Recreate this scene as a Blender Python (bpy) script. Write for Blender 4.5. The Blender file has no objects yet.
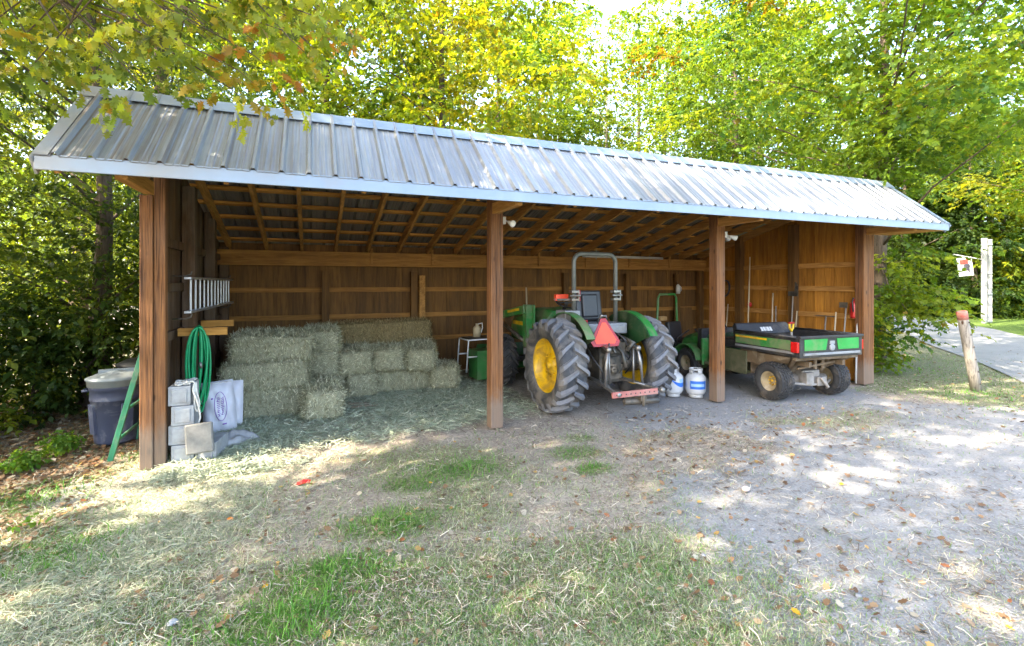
import bpy, bmesh, math, random
import numpy as np
from mathutils import Vector, Matrix, Euler
R = math.radians
PI = math.pi
sc = bpy.context.scene
col = sc.collection
rnd = random.Random(7)

# ------------------------------------------------------------------ camera and view
H_CAM, YAW, FPX, YH = 1.85, R(22.1), 494.0, 283.0
cam_d = bpy.data.cameras.new('camera')
cam = bpy.data.objects.new('camera', cam_d)
col.objects.link(cam)
cam.location = (0, 0, H_CAM)
cam.rotation_euler = (R(90), 0, -YAW)
cam_d.sensor_width = 36
cam_d.lens = FPX / 1024 * 36
cam_d.shift_y = -(323 - YH) / 1024
cam_d.clip_start = .05
cam_d.clip_end = 2000
sc.camera = cam
sc.view_settings.view_transform = 'Standard'
sc.view_settings.look = 'None'
sc.view_settings.gamma = 1
sc.view_settings.exposure = EXPOSURE = 3.38
sc.cycles.use_denoising = True
sc.cycles.max_bounces = 8
sc.cycles.diffuse_bounces = 5
sc.cycles.transmission_bounces = 4
sc.cycles.transparent_max_bounces = 4
sc.cycles.caustics_reflective = False
sc.cycles.caustics_refractive = False
sc.cycles.sample_clamp_indirect = 6

# ------------------------------------------------------------------ daylight
SUN_EL, SUN_AZ = R(40), R(263)          # azimuth clockwise from +Y
w = bpy.data.worlds.new('World')
sc.world = w
w.use_nodes = True
nt = w.node_tree
sky = nt.nodes.new('ShaderNodeTexSky')
sky.sky_type = 'NISHITA'
sky.sun_disc = False
sky.sun_elevation = SUN_EL
sky.sun_rotation = SUN_AZ
sky.air_density = 1.0
sky.dust_density = 4.0
sky.ozone_density = 1.0
bg = nt.nodes['Background']
bg.inputs['Strength'].default_value = .15
nt.links.new(sky.outputs[0], bg.inputs['Color'])
sd = bpy.data.lights.new('sun', 'SUN')
sd.energy = 2.7
sd.angle = R(.55)
sd.color = (1, .88, .68)
so = bpy.data.objects.new('sun', sd)
col.objects.link(so)
sdir = Vector((math.sin(SUN_AZ) * math.cos(SUN_EL), math.cos(SUN_AZ) * math.cos(SUN_EL), math.sin(SUN_EL)))
so.rotation_euler = sdir.to_track_quat('Z', 'Y').to_euler()
so.location = sdir * 40

# ------------------------------------------------------------------ objects
def link(o, parent=None):
    col.objects.link(o)
    if parent is not None:
        o.parent = parent
    return o

def tag(o, label=None, cat=None, group=None, kind=None):
    if label: o['label'] = label
    if cat: o['category'] = cat
    if group: o['group'] = group
    if kind: o['kind'] = kind
    return o

def thing(name, label, cat, loc=(0, 0, 0), rotz=0, group=None):
    o = bpy.data.objects.new(name, None)
    o.empty_display_size = .2
    link(o)
    o.location = loc
    o.rotation_euler = (0, 0, rotz)
    return tag(o, label, cat, group)

def copy_tree(o, parent=None):
    c = o.copy()
    link(c, parent)
    for ch in list(o.children):
        copy_tree(ch, c)
    return c

def frame(a, b, up=(0, 0, 1)):
    a, b = Vector(a), Vector(b)
    z = (b - a).normalized()
    u = Vector(up)
    if abs(z.dot(u)) > .99: u = Vector((0, 1, 0))
    x = u.cross(z).normalized()
    y = z.cross(x)
    return x, y, z

class MB:
    def __init__(s):
        s.v, s.f, s.s = [], [], []
    def add(s, vs, fs, smooth=False):
        n = len(s.v)
        s.v += [tuple(v) for v in vs]
        s.f += [tuple(i + n for i in f) for f in fs]
        s.s += [smooth] * len(fs)
        return s
    def box(s, c, d, rot=None):
        c = Vector(c)
        m = Euler(rot).to_matrix() if rot is not None else None
        vs = []
        for dz in (-.5, .5):
            for dx, dy in ((-.5, -.5), (.5, -.5), (.5, .5), (-.5, .5)):
                p = Vector((dx * d[0], dy * d[1], dz * d[2]))
                vs.append(c + (m @ p if m else p))
        return s.add(vs, [(0, 3, 2, 1), (4, 5, 6, 7), (0, 1, 5, 4), (1, 2, 6, 5), (2, 3, 7, 6), (3, 0, 4, 7)])
    def bar(s, a, b, wd, ht, up=(0, 0, 1)):
        x, y, z = frame(a, b, up)
        a, b = Vector(a), Vector(b)
        vs = []
        for p in (a, b):
            for i, j in ((-.5, -.5), (.5, -.5), (.5, .5), (-.5, .5)):
                vs.append(p + x * i * wd + y * j * ht)
        return s.add(vs, [(0, 3, 2, 1), (4, 5, 6, 7), (0, 1, 5, 4), (1, 2, 6, 5), (2, 3, 7, 6), (3, 0, 4, 7)])
    def tube(s, pts, r, n=10, cap=True, closed=False):
        pts = [Vector(p) for p in pts]
        k = len(pts)
        rs = r if isinstance(r, (list, tuple)) else [r] * k
        t0 = (pts[1] - pts[0]).normalized()
        x = t0.orthogonal().normalized()
        vs = []
        for i, p in enumerate(pts):
            if closed:
                t = (pts[(i + 1) % k] - pts[i - 1]).normalized()
            else:
                t = (pts[min(i + 1, k - 1)] - pts[max(i - 1, 0)]).normalized()
            x = (x - t * x.dot(t))
            x = x.normalized() if x.length > 1e-6 else t.orthogonal().normalized()
            y = t.cross(x)
            for j in range(n):
                a = 2 * PI * j / n
                vs.append(p + (x * math.cos(a) + y * math.sin(a)) * rs[i])
        fs = []
        for i in range(k if closed else k - 1):
            i2 = (i + 1) % k
            for j in range(n):
                fs.append((i * n + j, i * n + (j + 1) % n, i2 * n + (j + 1) % n, i2 * n + j))
        s.add(vs, fs, True)
        if cap and not closed:
            b = len(s.v) - k * n
            s.f += [tuple(b + j for j in range(n))[::-1], tuple(b + (k - 1) * n + j for j in range(n))]
            s.s += [False, False]
        return s
    def lathe(s, prof, n=32, o=(0, 0, 0), ax='Z', a0=0, a1=2 * PI, smooth=True):
        # prof: (radius, height along the axis)
        o = Vector(o)
        full = abs(a1 - a0 - 2 * PI) < 1e-6
        m = n if full else n + 1
        vs = []
        for r_, h in prof:
            for j in range(m):
                a = a0 + (a1 - a0) * j / n
                c_, s_ = r_ * math.cos(a), r_ * math.sin(a)
                p = {'Z': (c_, s_, h), 'X': (h, c_, s_), 'Y': (s_, h, c_)}[ax]
                vs.append(o + Vector(p))
        fs = []
        for i in range(len(prof) - 1):
            for j in range(n):
                j2 = (j + 1) % m
                fs.append((i * m + j, i * m + j2, (i + 1) * m + j2, (i + 1) * m + j))
        return s.add(vs, fs, smooth)
    def prism(s, poly, M, depth):
        n = len(poly)
        vs = [M @ Vector((x, y, 0)) for x, y in poly] + [M @ Vector((x, y, depth)) for x, y in poly]
        fs = [tuple(range(n))[::-1], tuple(range(n, 2 * n))]
        fs += [(i, (i + 1) % n, n + (i + 1) % n, n + i) for i in range(n)]
        return s.add(vs, fs)
    def ball(s, c, r, n=14, m=8):
        prof = [(math.sin(PI * i / m) * (r if not isinstance(r, tuple) else r[0]) + 1e-4,
                 -math.cos(PI * i / m) * (r if not isinstance(r, tuple) else r[1])) for i in range(m + 1)]
        return s.lathe(prof, n, c)
    def build(s, name, mat, parent=None, bevel=0, loc=None, fixn=True):
        me = bpy.data.meshes.new(name)
        me.from_pydata(s.v, [], s.f)
        me.polygons.foreach_set('use_smooth', s.s)
        if fixn:
            bm = bmesh.new(); bm.from_mesh(me)
            bmesh.ops.recalc_face_normals(bm, faces=bm.faces)
            bm.to_mesh(me); bm.free()
        me.materials.append(mat)
        me.update()
        o = bpy.data.objects.new(name, me)
        link(o, parent)
        if loc is not None: o.location = loc
        if bevel:
            b = o.modifiers.new('bevel', 'BEVEL')
            b.width = bevel; b.segments = 2; b.limit_method = 'ANGLE'; b.angle_limit = R(40)
        return o

def np_mesh(name, V, k, faces, mat, colr=None, parent=None, smooth=False):
    """V: (n*k,3) stacked copies of a k-vertex template; faces: template faces, all the same size"""
    n = len(V) // k
    F = np.asarray(faces, np.int64)
    nf, fs = F.shape
    L = (np.arange(n)[:, None, None] * k + F[None]).reshape(-1)
    me = bpy.data.meshes.new(name)
    me.vertices.add(len(V)); me.vertices.foreach_set('co', V.astype(np.float32).ravel())
    me.loops.add(len(L)); me.loops.foreach_set('vertex_index', L.astype(np.int32))
    me.polygons.add(n * nf)
    me.polygons.foreach_set('loop_start', np.arange(0, n * nf * fs, fs, dtype=np.int32))
    if smooth: me.polygons.foreach_set('use_smooth', np.ones(n * nf, bool))
    me.update(calc_edges=True)
    if colr is not None:
        at = me.attributes.new('col', 'FLOAT_COLOR', 'POINT')
        c = np.ones((n, k, 4), np.float32)
        c[:, :, :3] = colr[:, None, :]
        at.data.foreach_set('color', c.ravel())
    me.materials.append(mat)
    o = bpy.data.objects.new(name, me)
    return link(o, parent)

# ------------------------------------------------------------------ noise on arrays
def _h(ix, iy, s):
    n = (ix.astype(np.int64) * 374761393 + iy.astype(np.int64) * 668265263 + s * 974711) & 0x7fffffff
    n = ((n ^ (n >> 13)) * 1274126177) & 0x7fffffff
    n = n ^ (n >> 16)
    return (n & 0xffff) / 65535.0

def vnoise(x, y, s=0):
    ix, iy = np.floor(x), np.floor(y)
    fx, fy = x - ix, y - iy
    fx = fx * fx * (3 - 2 * fx); fy = fy * fy * (3 - 2 * fy)
    a, b = _h(ix, iy, s), _h(ix + 1, iy, s)
    c, d = _h(ix, iy + 1, s), _h(ix + 1, iy + 1, s)
    return (a * (1 - fx) + b * fx) * (1 - fy) + (c * (1 - fx) + d * fx) * fy

def fbm(x, y, s=0, o=4):
    t, amp, tot = 0, 1, 0
    for i in range(o):
        t = t + amp * vnoise(x * 2 ** i, y * 2 ** i, s + i * 17)
        tot += amp; amp *= .5
    return t / tot

def sstep(a, b, x):
    t = np.clip((x - a) / (b - a), 0, 1)
    return t * t * (3 - 2 * t)

# ------------------------------------------------------------------ materials
class NT:
    def __init__(s, name):
        s.m = bpy.data.materials.new(name)
        s.m.use_nodes = True
        s.t = s.m.node_tree
        s.b = s.t.nodes['Principled BSDF']
    def n(s, typ, **kw):
        o = s.t.nodes.new(typ)
        for k, v in kw.items():
            if k in o.bl_rna.properties and k not in ('inputs',): setattr(o, k, v)
            else: o.inputs[k].default_value = v
        return o
    def l(s, a, b): s.t.links.new(a, b)
    def coord(s, scale, which='Object', rot=(0, 0, 0)):
        tc = s.n('ShaderNodeTexCoord')
        mp = s.n('ShaderNodeMapping')
        mp.inputs['Scale'].default_value = scale
        mp.inputs['Rotation'].default_value = rot
        s.l(tc.outputs[which], mp.inputs[0])
        return mp.outputs[0]
    def noise(s, vec, scale=5, detail=5, rough=.55, dist=0):
        o = s.n('ShaderNodeTexNoise')
        o.inputs['Scale'].default_value = scale
        o.inputs['Detail'].default_value = detail
        o.inputs['Roughness'].default_value = rough
        o.inputs['Distortion'].default_value = dist
        s.l(vec, o.inputs['Vector'])
        return o.outputs[0]
    def ramp(s, fac, stops):
        o = s.n('ShaderNodeValToRGB')
        e = o.color_ramp.elements
        while len(e) < len(stops): e.new(.5)
        for i, (p, c) in enumerate(stops):
            e[i].position = p
            e[i].color = (c if isinstance(c, (tuple, list)) else (c, c, c)) + ((1,) if not isinstance(c, (tuple, list)) or len(c) == 3 else ())
        s.l(fac, o.inputs[0])
        return o.outputs[0]
    def mix(s, fac, a, b, typ='MIX'):
        o = s.n('ShaderNodeMix', data_type='RGBA', blend_type=typ)
        for sk, v in ((0, fac), (6, a), (7, b)):
            if hasattr(v, 'is_output'): s.l(v, o.inputs[sk])
            else: o.inputs[sk].default_value = v if sk == 0 else (*v, 1)[:4]
        return o.outputs[2]
    def math(s, op, a, b=0):
        o = s.n('ShaderNodeMath', operation=op)
        for i, v in enumerate((a, b)):
            if hasattr(v, 'is_output'): s.l(v, o.inputs[i])
            else: o.inputs[i].default_value = v
        return o.outputs[0]
    def bump(s, h, strength=.3, dist=.01):
        o = s.n('ShaderNodeBump')
        o.inputs['Strength'].default_value = strength
        o.inputs['Distance'].default_value = dist
        s.l(h, o.inputs['Height'])
        s.l(o.outputs[0], s.b.inputs['Normal'])
    def out(s, c, rough=.6, metal=0, spec=None):
        if hasattr(c, 'is_output'): s.l(c, s.b.inputs['Base Color'])
        else: s.b.inputs['Base Color'].default_value = (*c, 1)
        if hasattr(rough, 'is_output'): s.l(rough, s.b.inputs['Roughness'])
        else: s.b.inputs['Roughness'].default_value = rough
        s.b.inputs['Metallic'].default_value = metal
        if spec is not None: s.b.inputs['Specular IOR Level'].default_value = spec
        return s.m

def pmat(name, c1, c2=None, scale=6, rough=.5, metal=0, bump=.12, dirt=None, dirt_amt=.35, dscale=3, bscale=60, spec=None):
    t = NT(name)
    v = t.coord((1, 1, 1))
    c2 = c2 or tuple(x * .78 for x in c1)
    n1 = t.noise(v, scale, 6, .6)
    c = t.mix(t.ramp(n1, [(.35, 0.), (.65, 1.)]), c1, c2)
    ro = t.math('MULTIPLY_ADD', n1, .25); ro.node.inputs[2].default_value = rough - .12
    if dirt:
        n2 = t.noise(v, dscale, 8, .68, .6)
        d = t.ramp(n2, [(.62 - dirt_amt * .5, 0.), (.72 - dirt_amt * .25, 1.)])
        c = t.mix(t.math('MULTIPLY', d, min(1, .35 + dirt_amt)), c, dirt)
    if bump: t.bump(t.noise(v, bscale, 4), bump, .004)
    return t.out(c, ro, metal, spec)

def wood(name, dark, light, stretch=(16, 16, 1.1), rough=.75, isl=.55, knots=False, grey=0, tint=(.30, .28, .25), splash=False):
    t = NT(name)
    v = t.coord(stretch)
    geo = t.n('ShaderNodeNewGeometry')
    add = t.n('ShaderNodeVectorMath', operation='ADD')
    comb = t.n('ShaderNodeCombineXYZ')
    rr = t.math('MULTIPLY', geo.outputs['Random Per Island'], 37.)
    for i in range(3): t.l(rr, comb.inputs[i])
    t.l(v, add.inputs[0]); t.l(comb.outputs[0], add.inputs[1])
    n1 = t.noise(add.outputs[0], 2.2, 8, .62, .9)
    n2 = t.noise(add.outputs[0], .7, 3, .5, .4)
    c = t.mix(t.ramp(n1, [(.36, 0.), (.64, 1.)]), dark, light)
    c = t.mix(.4, c, t.ramp(n2, [(.3, tuple(x * .55 for x in dark)), (.7, tuple(min(1, x * 1.15) for x in light))]))
    val = t.math('MULTIPLY_ADD', geo.outputs['Random Per Island'], isl); val.node.inputs[2].default_value = 1 - isl / 2
    hs = t.n('ShaderNodeHueSaturation')
    t.l(val, hs.inputs['Value']); t.l(c, hs.inputs['Color'])
    c = hs.outputs[0]
    if grey:
        vv = t.coord((1.4, 1.4, .5))
        g = t.ramp(t.noise(vv, 2.3, 6, .65), [(.5 - grey * .3, 0.), (.75, grey)])
        c = t.mix(g, c, tint)
    if knots:
        cv = t.n('ShaderNodeVectorMath', operation='MULTIPLY'); t.l(add.outputs[0], cv.inputs[0]); cv.inputs[1].default_value = (3.2, 3.2, .8)
        ck = t.ramp(t.noise(cv.outputs[0], 1.3, 4, .55, .3), [(.57, 0.), (.66, .85)])
        c = t.mix(ck, c, tuple(x * .35 for x in dark))
        kv = t.coord((5.5, 5.5, 2.6))
        vo = t.n('ShaderNodeTexVoronoi'); vo.inputs['Scale'].default_value = 1.15
        t.l(kv, vo.inputs['Vector'])
        kn = t.ramp(vo.outputs['Distance'], [(.06, 1.), (.16, 0.)])
        c = t.mix(kn, c, (.06, .028, .014))
    if splash:
        tcz = t.n('ShaderNodeTexCoord'); sz = t.n('ShaderNodeSeparateXYZ'); t.l(tcz.outputs['Object'], sz.inputs[0])
        zz = t.math('SUBTRACT', sz.outputs[2], t.math('MULTIPLY', t.noise(t.coord((9, 9, 4)), 1.5, 6, .7), .55))
        c = t.mix(t.ramp(zz, [(-.25, .6), (.25, 0.)]), c, (.20, .17, .14))
    t.bump(n1, .5, .008)
    return t.out(c, rough, 0, .25)

def leafmat(name, trans=.5, rough=.45, tcol=(1.35, 1.25, .55)):
    t = NT(name)
    at = t.n('ShaderNodeAttribute', attribute_name='col')
    c = at.outputs['Color']
    t.out(c, rough, 0, .35)
    tr = t.n('ShaderNodeBsdfTranslucent')
    t.l(t.mix(1., c, tcol, 'MULTIPLY'), tr.inputs[0])
    mx = t.n('ShaderNodeMixShader'); mx.inputs[0].default_value = trans
    t.l(t.b.outputs[0], mx.inputs[1]); t.l(tr.outputs[0], mx.inputs[2])
    t.l(mx.outputs[0], t.t.nodes['Material Output'].inputs[0])
    return t.m

def attrmat(name, rough=.8, spec=.2):
    t = NT(name)
    at = t.n('ShaderNodeAttribute', attribute_name='col')
    return t.out(at.outputs['Color'], rough, 0, spec)
# ------------------------------------------------------------------ material set
W_POST = wood('weathered_post_wood', (.065, .022, .008), (.31, .13, .042), (26, 26, 1.0), knots=True, grey=.42, tint=(.17, .12, .09), isl=.3, splash=True)
W_BOARD = wood('siding_wood', (.09, .042, .012), (.26, .125, .032), (10, 10, .8), isl=.4, grey=.6, tint=(.075, .045, .025))
W_RIGHT = wood('orange_plywood', (.26, .10, .015), (.56, .25, .035), (9, 9, .8), isl=.3, grey=.5, tint=(.13, .065, .025))
W_RAFT = wood('rafter_wood', (.26, .115, .028), (.60, .31, .09), (14, 1.0, 14), isl=.35)
W_GIRT = wood('girt_wood', (.22, .095, .020), (.48, .235, .06), (1.0, 14, 14), isl=.4, grey=.3, tint=(.12, .06, .03))
W_PURL = wood('purlin_wood', (.34, .14, .025), (.66, .33, .08), (1.0, 14, 14), isl=.3)
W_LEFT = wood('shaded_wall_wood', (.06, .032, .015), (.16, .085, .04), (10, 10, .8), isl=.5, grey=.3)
W_SCRAP = wood('scrap_wood', (.22, .15, .09), (.42, .32, .22), (10, 2, 10), grey=.4)
BLACKP = pmat('black_plastic', (.018, .018, .02), (.03, .03, .034), 8, .45, dirt=(.16, .13, .10), dirt_amt=.2)
BLACKV = pmat('black_vinyl', (.02, .02, .022), (.032, .032, .035), 8, .4)
RUBBER = pmat('tyre_rubber', (.03, .032, .038), (.055, .058, .066), 9, .7, dirt=(.22, .19, .16), dirt_amt=.4, bump=.25)
LUGM = pmat('worn_tread_rubber', (.13, .135, .155), (.17, .175, .195), 14, .75, dirt=(.25, .22, .19), dirt_amt=.3, bump=.2)
RUBBERD = pmat('black_rubber', (.022, .022, .024), (.04, .04, .042), 9, .75, dirt=(.16, .13, .10), dirt_amt=.2, bump=.25)
GREEN = pmat('green_paint', (.012, .17, .028), (.02, .22, .04), 5, .4, dirt=(.20, .19, .12), dirt_amt=.42)
GREEND = pmat('dull_green_paint', (.02, .12, .025), (.03, .16, .035), 5, .45, dirt=(.12, .11, .07), dirt_amt=.3)
YELLOW = pmat('yellow_paint', (.80, .50, .006), (.68, .40, .008), 6, .4, dirt=(.30, .18, .05), dirt_amt=.35, dscale=6)
DKMETAL = pmat('dark_greasy_metal', (.05, .048, .045), (.10, .095, .085), 9, .5, .5, dirt=(.24, .19, .14), dirt_amt=.35, bump=.3)
STEEL = pmat('bare_steel', (.33, .32, .31), (.22, .21, .20), 12, .42, .75, dirt=(.22, .15, .10), dirt_amt=.3, bump=.2)
ROPSM = pmat('grey_green_rops_paint', (.10, .105, .095), (.14, .145, .13), 8, .45, .2, dirt=(.22, .2, .16), dirt_amt=.2)
TANDUST = pmat('dust_coated_panel', (.15, .10, .055), (.10, .07, .04), 5, .7, dirt=(.28, .23, .17), dirt_amt=.3)
OLIVE = pmat('dusty_olive_panel', (.07, .08, .035), (.11, .105, .055), 5, .6, dirt=(.2, .17, .11), dirt_amt=.3)
PALEDUST = pmat('pale_dusty_casting', (.32, .30, .28), (.2, .18, .16), 9, .6, .2, dirt=(.38, .3, .22), dirt_amt=.3, bump=.3)
GREYPAN = pmat('grey_panel', (.30, .31, .33), (.24, .25, .27), 6, .45, .2, dirt=(.2, .18, .15), dirt_amt=.25)
SMVO = pmat('orange_reflector', (.80, .075, .02), (.74, .06, .02), 5, .4)
SMVR = pmat('red_reflector', (.34, .006, .01), (.28, .005, .01), 5, .3)
PINK = pmat('faded_red_bar', (.44, .16, .14), (.34, .12, .10), 10, .55, dirt=(.35, .28, .24), dirt_amt=.3)
RED = pmat('red_paint', (.42, .014, .012), (.34, .01, .01), 6, .4)
LENS = pmat('red_lens', (.50, .012, .01), (.42, .01, .01), 20, .15)
WHITEP = pmat('white_paint', (.62, .62, .62), (.54, .54, .54), 5, .45, dirt=(.42, .38, .32), dirt_amt=.16)
WHITEB = pmat('white_bag_plastic', (.68, .67, .72), (.60, .59, .65), 5, .35)
PURPLE = pmat('purple_ink', (.24, .10, .42), (.30, .15, .5), 20, .5)
BLUEINK = pmat('blue_label', (.03, .12, .55), (.04, .2, .66), 9, .4)
BLUELT = pmat('pale_blue_label', (.30, .50, .78), (.4, .58, .82), 9, .4)
ALU = pmat('aluminium', (.70, .71, .72), (.6, .61, .62), 12, .38, .85, bump=.1)
ALUPAINT = pmat('pale_grey_metal', (.60, .61, .62), (.52, .53, .54), 10, .4, .4)
HOSEG = pmat('green_hose_rubber', (.006, .29, .10), (.01, .36, .14), 12, .35)
CONC = pmat('concrete', (.36, .37, .385), (.28, .285, .30), 14, .85, dirt=(.22, .2, .18), dirt_amt=.25, bump=.5, bscale=120)
PAVER = pmat('tan_concrete', (.20, .195, .185), (.15, .147, .14), 20, .85, bump=.6, bscale=140)
ROPEM = pmat('white_rope_fibre', (.70, .68, .64), (.58, .55, .5), 30, .8, bump=.6, bscale=200)
BIN = pmat('worn_blue_grey_bin', (.05, .062, .11), (.065, .078, .135), 5, .5, dirt=(.30, .31, .35), dirt_amt=.2, dscale=4)
LIDM = pmat('grey_bin_lid', (.25, .285, .31), (.21, .245, .27), 6, .5, dirt=(.3, .3, .28), dirt_amt=.25)
LADG = pmat('green_ladder_paint', (.02, .17, .09), (.035, .22, .12), 8, .4, dirt=(.25, .27, .2), dirt_amt=.2)
TARP = pmat('grey_tarp', (.36, .36, .37), (.25, .25, .26), 7, .5, bump=.4, bscale=25)
BARK = wood('bark', (.045, .033, .024), (.15, .115, .085), (22, 22, 4), rough=.95, isl=0)
BARKP = wood('pale_bark', (.13, .115, .085), (.27, .235, .18), (18, 18, 3), rough=.95, isl=0)
W_GREYPOST = wood('grey_weathered_wood', (.20, .175, .15), (.36, .33, .29), (16, 16, 1), knots=True, isl=0)
LEAF = leafmat('leaf', .55, .45, (1.85, 1.5, .35))
LEAFO = leafmat('oak_leaf', .45, .4)
GRASSM = leafmat('grass_blade', .3, .6, (1.2, 1.2, .7))
STRAWM = attrmat('straw', .75)
LITTER = leafmat('fallen_leaf', .25, .6, (1.2, 1., .6))
STONE = attrmat('gravel_stone', .85)

# galvanised roofing: streaked, spotted, partly oxidised
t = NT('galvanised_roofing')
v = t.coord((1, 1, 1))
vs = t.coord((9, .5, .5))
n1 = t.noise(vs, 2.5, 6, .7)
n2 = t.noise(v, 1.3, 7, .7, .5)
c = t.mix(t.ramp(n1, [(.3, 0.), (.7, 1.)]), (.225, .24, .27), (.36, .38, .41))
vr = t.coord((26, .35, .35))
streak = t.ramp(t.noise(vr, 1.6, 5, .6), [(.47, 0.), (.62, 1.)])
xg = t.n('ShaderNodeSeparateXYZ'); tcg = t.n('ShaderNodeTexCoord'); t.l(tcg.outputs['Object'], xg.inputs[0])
left_wear_sun = t.ramp(t.math('MULTIPLY_ADD', xg.outputs[0], .1), [(.1, 1.), (.6, .15)])   # older, browner sheets at the left end
c = t.mix(t.math('MULTIPLY', streak, left_wear_sun), c, (.19, .12, .075))
c = t.mix(t.math('MULTIPLY', t.ramp(n2, [(.5, 0.), (.72, .5)]), left_wear_sun), c, (.30, .24, .19))
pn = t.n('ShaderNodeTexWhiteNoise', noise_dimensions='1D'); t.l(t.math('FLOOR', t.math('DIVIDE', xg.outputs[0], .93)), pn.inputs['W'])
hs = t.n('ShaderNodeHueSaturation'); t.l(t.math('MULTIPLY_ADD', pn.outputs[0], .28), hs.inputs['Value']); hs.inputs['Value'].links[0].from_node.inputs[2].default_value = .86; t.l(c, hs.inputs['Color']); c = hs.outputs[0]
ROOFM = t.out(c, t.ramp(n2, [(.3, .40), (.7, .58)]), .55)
t = NT('galvanised_underside')
ROOFU = t.out((.19, .175, .155), .6, .2)
# trim paint
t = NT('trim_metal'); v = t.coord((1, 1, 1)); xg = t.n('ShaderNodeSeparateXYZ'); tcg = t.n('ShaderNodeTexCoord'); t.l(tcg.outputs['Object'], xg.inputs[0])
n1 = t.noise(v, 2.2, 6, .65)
c = t.mix(t.ramp(n1, [(.3, 0.), (.7, 1.)]), (.22, .28, .37), (.27, .33, .42))  # blue of the skylight painted into the trim colour
left_wear_sun = t.ramp(t.math('ADD', t.math('MULTIPLY_ADD', xg.outputs[0], .12), n1), [(.35, 1.), (1.1, 0.)])   # warm sunlit tone painted in at the left end
c = t.mix(left_wear_sun, c, (.37, .31, .25))
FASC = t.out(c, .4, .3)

# ------------------------------------------------------------------ the shed
XP = [-1.47, 2.18, 5.875, 9.37]          # front posts
XL, XR = -2.01, 10.03                    # roof ends
YF, YB = 5.95, 10.15                     # post line, back wall
YE, ZE = 5.0, 2.87                       # front eave
YR, ZR = 6.0, 3.74                       # ridge
YK = 10.62                               # back eave
def zback(y): return ZR - .262 * (y - YR)
SO = Vector((3.95, 8.0, 0))
shed = thing('pole_shed', 'long open fronted pole shed with metal roof and plank walls sheltering the machines', 'shed', SO)
SL = -SO
def sp(mb, name, mat, bevel=0, parent=shed, fixn=True):
    return mb.build(name, mat, parent, bevel, SL if parent is shed else None, fixn)

# front posts
for i, x in enumerate(XP):
    m = MB()
    if i == 0:
        m.box((x - .045, YF - .01, 1.36), (.112, .11, 2.72)); m.box((x + .062, YF + .0, 1.66), (.098, .09, 3.3))
    elif i == 3:
        m.box((x - .06, YF, 1.66), (.15, .16, 3.3)); m.box((x + .11, YF + .03, 1.66), (.16, .17, 3.3))
    else:
        m.box((x, YF, 1.66), (.165, .165, 3.3))
    sp(m, 'post', W_POST, .008)
# back and side posts
for x in (.25, 1.93, 3.7, 5.4, 7.1, 8.6):
    sp(MB().box((x, YB - .10, 1.04), (.13, .11, 2.08)), 'post', W_BOARD, .005)
sp(MB().box((2.08, YB - .16, 1.0), (.12, .10, 2.0)), 'post', W_RAFT, .005)
for y in (7.35, 8.75):
    sp(MB().box((9.33, y, 1.55), (.14, .16, 3.1 - (y - 7) * .2)), 'post', W_BOARD, .005)
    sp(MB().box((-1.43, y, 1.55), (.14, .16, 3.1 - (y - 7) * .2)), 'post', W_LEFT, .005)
sp(MB().box((9.33, 10.02, 1.25), (.14, .12, 2.5)), 'post', W_BOARD, .005)
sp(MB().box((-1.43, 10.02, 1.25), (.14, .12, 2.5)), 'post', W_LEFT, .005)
# walls of vertical boards
m = MB(); x = -1.55
while x < 9.46:
    wd = rnd.choice((.28, .30, .30, .32))
    m.box((x + wd / 2, YB + .012 + rnd.uniform(0, .004), 1.29), (wd - .006, .022, 2.58)); x += wd
m.box((3.9, YB + .045, 1.29), (11.1, .02, 2.58))
sp(m, 'back_wall', W_BOARD)
def side_wall(xc, mat, name, sgn):
    m = MB(); y = YF + .1
    while y < YB - .02:
        wd = rnd.choice((.19, .2, .24, .29)); wd = min(wd, YB - .002 - y)
        z1, z2 = zback(y) - .09, zback(y + wd) - .09
        xo = xc + rnd.uniform(0, .005) * sgn
        vs = [(xo + a * .011, yy, zz) for a in (-1, 1) for yy, zz in ((y + .003, .03), (y + wd - .003, .03), (y + wd - .003, z2), (y + .003, z1))]
        m.add(vs, [(0, 1, 2, 3), (7, 6, 5, 4), (0, 4, 5, 1), (1, 5, 6, 2), (2, 6, 7, 3), (3, 7, 4, 0)]); y += wd
    m.box((xc + sgn * .04, (YF + YB) / 2, 1.2), (.018, YB - YF - .1, 2.4))
    return sp(m, name, mat)
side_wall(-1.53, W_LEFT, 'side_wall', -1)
side_wall(9.43, W_RIGHT, 'side_wall', 1)
# girts
for z in (.72, 1.2, 1.72):
    sp(MB().box((3.95, YB - .022, z), (10.9, .04, .09)), 'girt', W_GIRT, .003)
for z in (.85, 1.22, 1.74, 2.2):
    sp(MB().box((9.395, 8.05, z), (.045, 4.1, .1)), 'girt', W_RAFT, .003)
for z in (.6, 1.25, 1.8, 2.3):
    sp(MB().box((-1.495, 8.05, z), (.045, 4.1, .1)), 'girt', W_LEFT, .003)
# beams
sp(MB().box((3.95, YB - .2, 2.305), (11.0, .09, .27)), 'beam', W_GIRT, .005)
sp(MB().box((3.95, YF + .14, 3.36), (10.95, .08, .22)), 'beam', W_PURL, .005)
for x in XP:
    sp(MB().box((x - .02, (YE + YF) / 2 + .02, 2.79), (.09, YF - YE - .18, .13)), 'lookout', W_RAFT, .004)
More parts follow.
